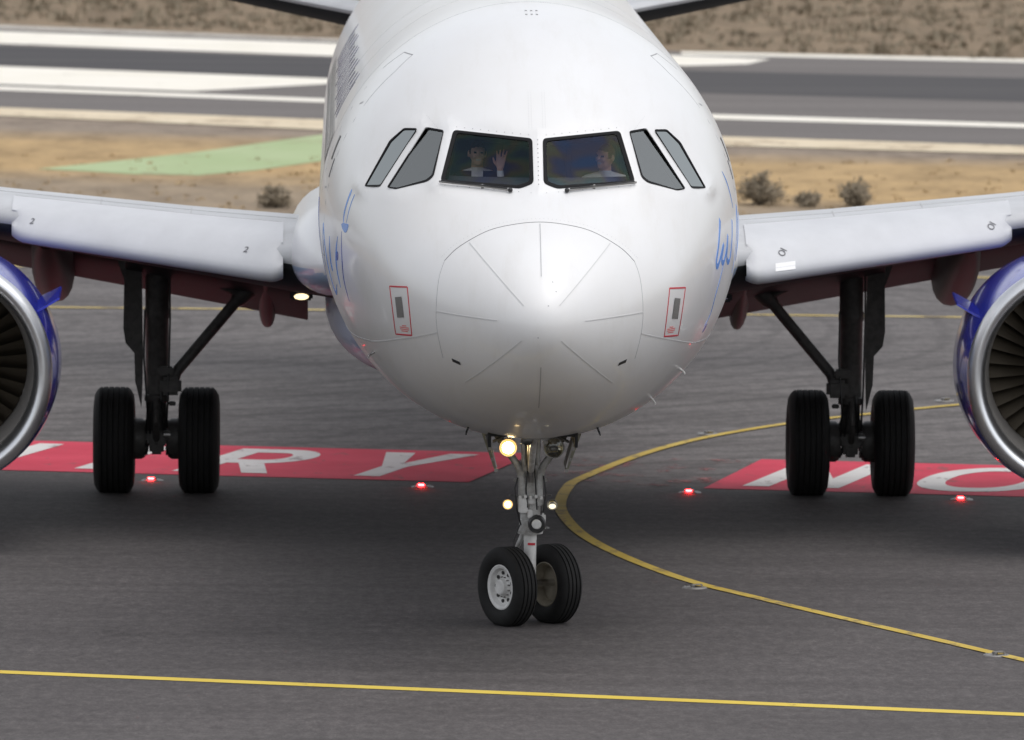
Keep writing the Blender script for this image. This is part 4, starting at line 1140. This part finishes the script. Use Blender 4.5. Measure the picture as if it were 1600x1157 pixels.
    for x in (2.15, 3.2, 4.3, 5.3, 6.3):
        c = wst(x)[3]; b = wpt(sg, x, .79, -.012); ln = .24 * c; fa = rad(20)
        up, lo = airfoil(.14, .02, 12)
        fl.append([b + Vector((0, q[0] * ln * math.cos(fa) + q[1] * ln * math.sin(fa) + .05, -q[0] * ln * math.sin(fa) + q[1] * ln * math.cos(fa) - .15)) for q in up[::-1] + lo[1:]])
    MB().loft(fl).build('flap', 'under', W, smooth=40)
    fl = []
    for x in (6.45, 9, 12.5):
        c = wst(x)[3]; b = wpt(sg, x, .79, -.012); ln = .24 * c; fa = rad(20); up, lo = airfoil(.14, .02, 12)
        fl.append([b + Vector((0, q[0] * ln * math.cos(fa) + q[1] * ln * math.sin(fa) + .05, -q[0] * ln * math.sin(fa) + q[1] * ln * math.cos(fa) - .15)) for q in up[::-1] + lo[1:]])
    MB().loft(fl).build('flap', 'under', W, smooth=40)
    # flap track fairings: canoe bodies under the wing
    def canoe(x, y0, y1, ztop, zb0, zb1, wd, m, drop_tip):
        rings = []
        for t in np.linspace(0, 1, 15):
            y = y0 + (y1 - y0) * t; sw = math.sin(math.pi * min(1, .06 + t * .93)) ** .55
            zt = ztop - .05 * t; zb = zb0 + (zb1 - zb0) * (t ** 1.2); cz, hz = (zt + zb) / 2, (zt - zb) / 2 * max(.35, sw)
            zc_ = zt - hz
            rings.append([Vector((sg * x + wd / 2 * sw * math.copysign(abs(math.cos(a)) ** .8, math.cos(a)), y, zc_ + hz * math.copysign(abs(math.sin(a)) ** .7, math.sin(a)))) for a in np.linspace(0, 2 * math.pi, 21)[:-1]])
        return MB().loft(rings)
    co = canoe(4.93, 15.6, 20.3, 3.05, 2.42, 1.62, .46, 'fairing_shade', 0).build('flap_track_fairing', 'fairing_shade', W, smooth=50)
    canoe(2.60, 17.2, 19.9, 2.40, 2.15, 1.32, .20, 'fairing_shade', 0).build('flap_track_fairing', 'fairing_shade', W, smooth=50)
    canoe(9.0, 17.3, 20.4, 3.3, 3.0, 2.75, .34, 'fairing_shade', 0).build('flap_track_fairing', 'fairing_shade', W, smooth=50)
    # winglet fence
    MB().poly([(sg * 17.0, 19.9, 4.1), (sg * 17.0, 21.8, 4.2), (sg * 17.0, 21.8, 5.4), (sg * 17.0, 20.9, 5.3)], (sg * .05, 0, 0)).build('wing_tip_fence', 'wing', W, smooth=None)
    # wing root fairing around the leading edge
    rings = []
    for t in np.linspace(0, 1, 22):
        y = 10.55 + 5.5 * t; g = min(1, (t / .42)) ; g = math.sin(g * math.pi / 2) ** .8
        rx = .06 + .44 * g; rz = .10 + .52 * g
        rings.append([Vector((sg * (1.80 + .04 * g) + rx * math.cos(a), y, 2.97 - .02 * t + rz * (.88 if math.sin(a) > 0 else .68) * math.sin(a))) for a in np.linspace(0, 2 * math.pi, 33)[:-1]])
    rf = MB().loft(rings).build('wing_root_fairing', 'white', AIR, smooth=60)
    rf.data.materials.append(M['blue_light'])
    for p in rf.data.polygons:
        if p.center.z < 2.90: p.material_index = 1
    # little hook shaped gear bay door
    MB().poly([(sg * 4.13, 17.2, 2.80), (sg * 4.26, 17.2, 2.80), (sg * 4.20, 17.2, 2.52), (sg * 4.13, 17.2, 2.33)], (0, .05, 0)).build('hinged_strut_door', 'gear_main', W, smooth=None)
# landing light under the wing root, image left, lit
for sg, mm_, lab in ((-1, 'lamp_wing', 'lit'), (1, 'lamp_off', 'off')):
    o = MB().box((sg * 2.20, 14.0, 2.44), (.24, .12, .10), bev=.02).build('landing_lamp', 'under', AIR)
    MB().ell((sg * 2.20, 13.945, 2.43), (.080, .03, .034)).build('lens', mm_, o)
# belly fairing
rings = []
for t in np.linspace(0, 1, 26):
    y = 10.2 + 11.0 * t; g = math.sin(math.pi * min(max(t, .001), .999)) ** .45
    rings.append([Vector(((1.1 + .86 * g) * math.copysign(abs(math.sin(a)) ** .75, math.sin(a)), y, 2.35 + (.35 + .50 * g) * math.copysign(abs(math.cos(a)) ** .75, math.cos(a)))) for a in np.linspace(0, 2 * math.pi, 49)[:-1]])
BF = MB().loft(rings).build('belly_fairing', 'blue_light', AIR, smooth=60)

# ------------------------------------------------------------------ tail
for sg in (-1, 1):
    rings = []
    for x, ly, c, z in ((.3, 31.3, 3.9, 4.46), (1.2, 31.85, 3.5, 4.60), (3.2, 33.1, 2.7, 4.92), (6.2, 35.0, 1.35, 5.40)):
        up, lo = airfoil(.105, 0, 18); a = rad(4.0)
        rings.append([Vector((sg * x, ly + p[0] * c * math.cos(a) + p[1] * c * math.sin(a), z - p[0] * c * math.sin(a) + p[1] * c * math.cos(a))) for p in up[::-1] + lo[1:]])
    HS = MB().loft(rings).build('tailplane', 'wing', AIR, smooth=40)
    HS.data.materials.append(M['under'])  # painted shade for the tailplane's downward faces
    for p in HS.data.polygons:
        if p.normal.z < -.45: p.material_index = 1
rings = []
for z, ly, c in ((5.5, 28.5, 6.6), (6.4, 29.9, 5.4), (9.0, 32.2, 4.0), (11.8, 34.7, 2.5)):
    up, lo = airfoil(.10, 0, 16); rings.append([Vector((p[1] * c, ly + p[0] * c, z)) for p in up[::-1] + lo[1:]])
MB().loft(rings).build('tail_fin', 'white', AIR, smooth=40)

# ------------------------------------------------------------------ engines
EX, EY, EZ = 5.83, 11.0, 1.86
def engine(sg):
    c = Vector((sg * EX - .06, 0, EZ))
    cow = [(EY + .13, 1.185), (EY + .35, 1.212), (EY + .8, 1.23), (EY + 1.5, 1.23), (EY + 2.3, 1.17), (EY + 3.0, 1.02), (EY + 3.15, .96), (EY + 3.1, .92)]
    e = MB().lathe(cow, c, 'Y', 96).build('engine', 'blue', AIR, smooth=40)
    e["label"] = 'blue engine nacelle with bare metal lip on the image ' + ('left' if sg < 0 else 'right')
    lp = []
    for t in np.linspace(0, 1, 9): a = math.pi * .5 * t; lp.append((EY + .13 - .13 * math.sin(a) , 1.095 + .090 * math.cos(a)))
    for t in np.linspace(0, 1, 9)[1:]: a = math.pi * .5 * t; lp.append((EY + .26 - .26 * math.cos(a), 1.095 - .105 * math.sin(a)))
    lp.append((EY + .34, .985))
    MB().lathe(lp, c, 'Y', 96).build('intake_lip', 'lip', e, smooth=60)
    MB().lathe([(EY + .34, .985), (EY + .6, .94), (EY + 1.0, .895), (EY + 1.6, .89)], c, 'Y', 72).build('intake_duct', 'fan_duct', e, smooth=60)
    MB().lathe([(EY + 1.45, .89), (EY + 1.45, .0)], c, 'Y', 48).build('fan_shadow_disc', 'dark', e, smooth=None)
    sp = MB().lathe([(EY + .78, 0), (EY + .84, .06), (EY + .95, .14), (EY + 1.1, .22), (EY + 1.3, .28), (EY + 1.4, .29)], c, 'Y', 36).build('spinner', 'spinner', e, smooth=60)
    sw = MB(); 
    bl = []
    for t in np.linspace(0, 1, 7):
        r = .26 + (.885 - .26) * t; tw = rad(28 + 34 * t); ch = .17 + .06 * t
        ring = []
        for u, th in ((-.5, 0), (-.2, .012), (.2, .012), (.5, 0), (.2, -.012), (-.2, -.012)):
            x = u * ch * math.sin(tw) + th * math.cos(tw); y = u * ch * math.cos(tw) - th * math.sin(tw)
            ring.append(Vector((x, EY + 1.2 + y, r)))
        bl.append(ring)
    bme = MB().loft(bl).mesh('fan_blade', 40)
    for k in range(36):
        o = link('fan_blade', bme, 'fan', e); o.matrix_local = Matrix.Translation(c) @ Matrix.Rotation(2 * math.pi * k / 36, 4, 'Y')
    # nozzle core
    MB().lathe([(EY + 2.9, .75), (EY + 4.0, .55), (EY + 4.5, .42), (EY + 5.0, .0)], c, 'Y', 36).build('exhaust_cone', 'lip', e, smooth=50)
    # strake on the inboard shoulder
    an = rad(29)
    u = Vector((-sg * math.cos(an), 0, math.sin(an)))
    b = c + u * 1.205
    tn = Vector((-u.z, 0, u.x))
    st_ = MB(); st_.poly([b + Vector((0, EY + .75, 0)), b + u * .20 + Vector((0, EY + .95, 0)), b + u * .23 + Vector((0, EY + 1.65, 0)) - tn * sg * .06, b + Vector((0, EY + 1.85, 0)) - tn * sg * .06], tn * .02)
    st_.build('strake', 'blue', e, smooth=None)
    rings = []
    for y, zb, zt, wd in ((EY + .9, 2.95, 3.08, .10), (EY + 1.6, 2.6, 3.42, .20), (EY + 2.6, 2.5, 3.62, .24), (EY + 4.5, 2.4, 3.45, .24), (EY + 6.5, 2.75, 3.1, .12)):
        rings.append([Vector((sg * EX + wd * math.copysign(abs(math.cos(a)) ** .7, math.cos(a)), y, (zb + zt) / 2 + (zt - zb) / 2 * math.copysign(abs(math.sin(a)) ** .7, math.sin(a)))) for a in np.linspace(0, 2 * math.pi, 17)[:-1]])
    MB().loft(rings).build('pylon', 'white', e, smooth=50)
M['fan_duct'] = mat('intake_liner', (0.20, 0.19, 0.18), 0.5)
for sg in (-1, 1): engine(sg)

# ------------------------------------------------------------------ main gear
def main_gear(sg):
    X, Y, R_ = 3.795, 17.71, .584
    s = MB(); s.lathe([(.62, .0), (.62, .10), (.78, .125), (.84, .105), (.98, .105), (1.0, .135), (1.06, .135), (1.08, .12), (1.9, .128), (1.92, .14), (2.0, .14), (2.02, .13), (2.85, .13), (2.85, 0)], (sg * X, Y, 0), 'Z', 24)
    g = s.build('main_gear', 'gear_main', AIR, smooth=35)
    g["label"] = 'twin wheel main landing gear under the wing on the image ' + ('left' if sg < 0 else 'right')
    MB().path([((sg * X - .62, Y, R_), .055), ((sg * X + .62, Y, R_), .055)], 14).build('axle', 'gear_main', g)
    for q in (-1, 1):
        wheel('main', g, Matrix.Translation((sg * X + q * .464, Y, R_ - .018)), R_, .445, .27, q, grooves=5)
        b = MB().lathe([(-.09, 0), (-.09, .20), (-.05, .225), (.05, .225), (.09, .20), (.09, 0)], (sg * X + q * .215, Y, R_), 'X', 32)
        for k in range(10):
            a = 2 * math.pi * k / 10; b.tube((sg * X + q * .10, Y + .155 * math.cos(a), R_ + .155 * math.sin(a)), (sg * X + q * .15, Y + .155 * math.cos(a), R_ + .155 * math.sin(a)), .030, n=8)
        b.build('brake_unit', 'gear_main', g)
    # side stay running inboard and up, with its lock link
    st = MB()
    st.path([((sg * (X - .16), Y - .02, 1.22), .085), ((sg * (X - .22), Y - .02, 1.33), .062), ((sg * (X - .85), Y - .05, 2.08), .062), ((sg * (X - .90), Y - .05, 2.14), .10), ((sg * (X - 1.0), Y - .05, 2.24), .105), ((sg * (X - 1.10), Y - .05, 2.36), .085), ((sg * (X - 1.35), Y - .05, 2.65), .09)], 12)
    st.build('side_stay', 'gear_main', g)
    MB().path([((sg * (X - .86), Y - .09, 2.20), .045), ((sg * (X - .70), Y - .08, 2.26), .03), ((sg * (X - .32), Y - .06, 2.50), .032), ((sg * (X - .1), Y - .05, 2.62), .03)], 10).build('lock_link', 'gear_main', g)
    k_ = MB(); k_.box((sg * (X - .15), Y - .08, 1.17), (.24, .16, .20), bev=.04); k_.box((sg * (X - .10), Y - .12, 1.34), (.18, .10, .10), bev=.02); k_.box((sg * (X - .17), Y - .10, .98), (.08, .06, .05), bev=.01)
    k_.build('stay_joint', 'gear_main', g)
    # leg door outboard
    d = MB().poly([(sg * (X + .17), Y - .10, 2.75), (sg * (X + .35), Y - .06, 2.75), (sg * (X + .36), Y - .06, 1.78), (sg * (X + .33), Y - .06, 1.62), (sg * (X + .235), Y - .08, 1.52), (sg * (X + .225), Y - .08, 1.20), (sg * (X + .16), Y - .10, .92), (sg * (X + .165), Y - .10, 1.50)], (0, .55, 0)) if False else MB()
    d.loft([[Vector((sg * (X + a), Y + yo, z)) for a, z in ((.17, 2.78), (.35, 2.78), (.365, 1.80), (.34, 1.64), (.245, 1.53), (.235, 1.22), (.165, .93), (.155, 1.20), (.15, 1.54))] for yo in (-.12, -.08)])
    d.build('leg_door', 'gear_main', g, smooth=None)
    p = MB()
    for pts in ([(.14, -.13, 2.6), (.145, -.14, 1.9), (.13, -.15, 1.2), (.11, -.14, .72)], [(-.13, -.12, 2.0), (-.14, -.14, 1.5), (-.10, -.16, .9), (-.12, -.14, .5)], [(.05, -.14, 1.1), (.06, -.17, .8), (.10, -.15, .55)], [(-.04, -.14, 1.0), (-.06, -.18, .75), (-.1, -.15, .45), (-.2, -.12, .42)], [(.1, -.14, .5), (.16, -.14, .40), (.22, -.12, .45)]):
        p.path([((sg * X + a, Y + b, c), .012) for a, b, c in pts], 6)
    p.build('hydraulic_hose', 'black', g)
    q_ = MB(); q_.path([((sg * X, Y - .14, 1.02), .035), ((sg * X, Y - .42, .80), .025), ((sg * X, Y - .12, .55), .04)], 10); q_.box((sg * X, Y - .12, .60), (.26, .14, .16), bev=.03); q_.box((sg * X, Y - .05, .50), (.16, .2, .16), bev=.03)
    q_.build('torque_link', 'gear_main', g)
    c_ = MB(); c_.lathe([(-.05, 0), (-.05, .05), (.05, .05), (.05, 0)], (sg * X + .13, Y - .16, .64), 'X', 16); c_.build('chrome_fitting', 'steel', g)
for sg in (-1, 1): main_gear(sg)

# ------------------------------------------------------------------ crew
def capsule(mb, a, b, r0, r1):
    a, b = Vector(a), Vector(b)
    pts = []
    d = (b - a); L = d.length; d.normalize()
    for k in range(5): t = math.pi / 2 * (1 - k / 4); pts.append((a - d * r0 * math.sin(t), max(r0 * math.cos(t), .0008)))
    for k in range(5): t = math.pi / 2 * k / 4; pts.append((b + d * r1 * math.sin(t), max(r1 * math.cos(t), .0008)))
    mb.path(pts, 14)
def person(name, label, origin, turn, tilt, wave, hair, jacket):
    mb = MB()
    # local frame: head centre at (0,0,0), facing -Y, +X image right
    mb.ell((0, .005, .015), (.074, .095, .108), 24, 16)
    mb.ell((0, -.025, -.055), (.055, .062, .062), 20, 12)        # jaw
    mb.ell((0, -.065, -.088), (.024, .022, .02), 12, 8)          # chin
    mb.ell((0, -.105, -.012), (.012, .016, .020), 10, 8)         # nose
    mb.ell((0, -.094, .008), (.009, .010, .028), 10, 8)
    mb.ell((0, -.080, .034), (.050, .016, .012), 12, 8)          # brow
    for s in (1, -1):
        mb.ell((s * .078, .012, -.005), (.012, .022, .033), 10, 8); mb.ell((s * .034, -.070, -.025), (.024, .022, .022), 10, 8)
    nh = len(mb.v)
    Rh = Matrix.Rotation(turn, 3, 'Z') @ Matrix.Rotation(tilt, 3, 'Y')
    mb.v = [tuple(Rh @ Vector(v)) for v in mb.v]
    capsule(mb, (0, .03, -.06), (0, .05, -.19), .052, .058)
    # trunk
    capsule(mb, (0, .08, -.27), (0, .10, -.62), .115, .135)
    for s in (1, -1):
        capsule(mb, (s * .02, .06, -.185), (s * .165, .07, -.235), .058, .068)
        capsule(mb, (s * .09, .08, -.30), (s * .075, .10, -.60), .10, .12)
        capsule(mb, (s * .10, .08, -.70), (s * .14, -.36, -.72), .095, .075)
    sh = Vector((.185, .06, -.245))
    for s in (1, -1):
        S = Vector((s * sh.x, sh.y, sh.z))
        if wave == s:
            E_ = S + Vector((s * .05, -.20, -.19)); Wd = Vector((s * .205, -.17, -.13))
            capsule(mb, S, E_, .052, .044); capsule(mb, E_, Wd, .044, .029)
            # open palm turned to the viewer, fingers up
            up = Vector((s * -.12 * 0 + .10, 0, .99)).normalized(); sd = Vector((1, 0, -.10)).normalized()
            pc = Wd + up * .06
            for k in range(4): capsule(mb, Wd + sd * (.022 * (k - 1.5)) * .6 + up * .015, pc + sd * (.022 * (k - 1.5)) + up * .035, .015, .013)
            for k, L in enumerate((.062, .074, .080, .070)):
                o_ = pc + sd * (.023 * (k - 1.5)) + up * .035; dirn = (up + sd * (k - 1.5) * .12 + Vector((0, -.10, 0))).normalized()
                m_ = o_ + dirn * L * .55; capsule(mb, o_, m_, .0095, .009); capsule(mb, m_, m_ + (dirn + Vector((0, -.22, 0))).normalized() * L * .5, .009, .0075)
            th0 = Wd + up * .025 + sd * -.026; capsule(mb, th0, th0 + sd * -.034 + up * .03, .013, .011); capsule(mb, th0 + sd * -.034 + up * .03, th0 + sd * -.046 + up * .066, .011, .009)
        else:
            E_ = S + Vector((s * .04, -.06, -.28)); Wd = E_ + Vector((s * -.04, -.26, .03))
            capsule(mb, S, E_, .052, .044); capsule(mb, E_, Wd, .044, .029)
            for k in range(4): capsule(mb, Wd + Vector((.02 * (k - 1.5) * .6, -.01, 0)), Wd + Vector((.02 * (k - 1.5), -.085, .005)), .014, .012)
            for k, L in enumerate((.06, .072, .076, .066)):
                o_ = Wd + Vector((.02 * (k - 1.5), -.085, .005)); capsule(mb, o_, o_ + Vector((0, -L * .55, -.01)), .0092, .0088); capsule(mb, o_ + Vector((0, -L * .55, -.01)), o_ + Vector((0, -L * .85, -.045)), .0088, .0075)
            capsule(mb, Wd + Vector((-s * .025, -.02, 0)), Wd + Vector((-s * .055, -.07, -.01)), .012, .010)
    me0 = bpy.data.meshes.new('tmp'); me0.from_pydata(mb.v, [], mb.f)
    tmp = bpy.data.objects.new('tmp', me0); COL.objects.link(tmp)
    r = tmp.modifiers.new('r', 'REMESH'); r.mode = 'VOXEL'; r.voxel_size = .0062
    sm = tmp.modifiers.new('s', 'SMOOTH'); sm.factor = .5; sm.iterations = 3
    bpy.context.view_layer.update()
    dg = bpy.context.evaluated_depsgraph_get()
    me2 = bpy.data.meshes.new_from_object(tmp.evaluated_get(dg)); me2.name = name
    bpy.data.objects.remove(tmp)
    for k in ('skin', hair, 'shirt', 'suit' if jacket else 'shirt', 'teeth', 'black'): me2.materials.append(M[k])
    Ri = Rh.transposed()
    for p in me2.polygons:
        c = p.center; q = Ri @ c; idx = 0
        if c.z > -.16 and abs(c.x) < .13 and c.y > -.14:
            h_line = .052 + (.0 if q.y < -.04 else -.06 - max(0, q.y) * .9)
            if q.z > h_line and (q.y > -.07 or q.z > .062) and abs(q.x) < .077: idx = 1
            if q.y < -.055 and abs(abs(q.x) - .031) < .012 and abs(q.z - .010) < .008: idx = 5
            if q.y < -.055 and abs(q.x) < .024 and abs(q.z + .055) < .008: idx = 4
            if c.z < -.125: idx = 2
        if c.z <= -.16 and c.y > -.42:
            idx = 3 if jacket and not (abs(c.x) < .055 and c.y < .02) else 2
        if wave and c.x * wave > .12 and c.y < -.10 and c.z > -.145: idx = 0
        elif wave and c.x * wave > .12 and c.y < -.10 and c.z > -.20: idx = 2
        p.material_index = idx
        p.use_smooth = True
    o = link(name, me2, None)
    o.matrix_world = Matrix.Translation((NX, NY, 0)) @ Matrix.Rotation(TH, 4, 'Z') @ Matrix.Translation(origin)
    tag(o, label, 'person', 'flight crew behind the windshield')
    return o
person('person', 'smiling person in white shirt and dark jacket waving behind the left windshield', (-.535, 2.80, 4.59), .12, 0.03, 1, 'hair', True)
person('person', 'person in white shirt leaning sideways behind the right windshield', (.64, 2.80, 4.565), -.75, 0.10, 0, 'hair2', False)

# ------------------------------------------------------------------ shrubs and scrub
def shrub(name, x, y, r, h, n, m, label, seed):
    rn = random.Random(seed)
    root = bpy.data.objects.new(name, None); COL.objects.link(root); root.location = (x, y, -.03)
    tag(root, label, 'shrub', 'dry shrubs beyond the taxiway')
    st, lv = MB(), MB()
    for k in range(26):
        a = rn.uniform(0, 2 * math.pi); el = rn.uniform(.35, 1.4); L = rn.uniform(.6, 1.05)
        tip_ = Vector((math.cos(a) * math.cos(el) * r * L, math.sin(a) * math.cos(el) * r * L, math.sin(el) * h * L))
        mid = tip_ * .5 + Vector((rn.uniform(-.1, .1) * r, rn.uniform(-.1, .1) * r, .06 * h))
        st.path([(Vector((0, 0, 0)), .014), (mid, .009), (tip_, .004)], 5)
        for j in range(n // 26):
            t = rn.uniform(.35, 1.05); p = (mid.lerp(tip_, (t - .5) * 2) if t > .5 else mid * (t * 2)) + Vector((rn.gauss(0, .10) * r, rn.gauss(0, .10) * r, rn.gauss(0, .08) * h))
            if p.z < .01: p.z = abs(p.z) + .01
            u = Vector((rn.gauss(0, 1), rn.gauss(0, 1), rn.gauss(0, 1))).normalized(); v = u.orthogonal().normalized(); s = rn.uniform(.018, .045)
            lv.add([p, p + u * s + v * s * .45, p + u * s * 2, p + u * s - v * s * .45], [(0, 1, 2, 3)])
    st.build('stem', 'bark', root, smooth=None); lm = bpy.data.meshes.new('foliage'); lm.from_pydata(lv.v, [], lv.f)
    link('foliage', lm, m, root)
shrub('dry_shrub', 4.15, 62.9, .50, .58, 2600, 'leaf', 'large dark dry shrub right beside the fuselage above the right wing', 1)
shrub('dry_shrub', 5.80, 62.6, .40, .46, 2000, 'leaf', 'twiggy dry shrub above the middle of the right wing', 2)
shrub('dry_shrub', -3.95, 61.4, .42, .34, 1800, 'leaf', 'low dry shrub above the left wing beside the fuselage', 3)
shrub('dry_shrub', 4.95, 62.4, .34, .24, 1300, 'leaf', 'lowest dry shrub between the two taller ones at right', 4)
# low scrub and straw: nobody could count it
def scrub(name, m, zone, n, smin, smax, label, seed):
    rn = random.Random(seed); mb = MB()
    for k in range(n):
        x = rn.uniform(zone[0], zone[1]); y = rn.uniform(zone[2], zone[3]); s = rn.uniform(smin, smax)
        if name == 'far_scrub' and y < 126.5 - .72 * (x + 4): continue
        for j in range(9):
            a = rn.uniform(0, 6.28); el = rn.uniform(.5, 1.4); p = Vector((x + rn.gauss(0, s * .5), y + rn.gauss(0, s * .5), -.03))
            d = Vector((math.cos(a) * math.cos(el), math.sin(a) * math.cos(el), math.sin(el))) * s * rn.uniform(.5, 1); w_ = Vector((-math.sin(a), math.cos(a), 0)) * s * .16
            mb.add([p - w_, p + w_, p + d], [(0, 1, 2)])
    me = bpy.data.meshes.new(name); me.from_pydata(mb.v, [], mb.f); o = link(name, me, m)
    tag(o, label, 'scrub', None, 'stuff')
def zone_y(x): return 84 - .55 * (x + 3.7)
scrub('dry_grass', 'leaf_straw', (-14, 14, 54, 76), 500, .04, .10, 'dry straw coloured grass on the verge beyond the taxiway', 11)
scrub('far_scrub', 'leaf_far', (-24, 24, 116, 200), 6500, .08, .30, 'low brown scrub on the ground beyond the runway', 12)
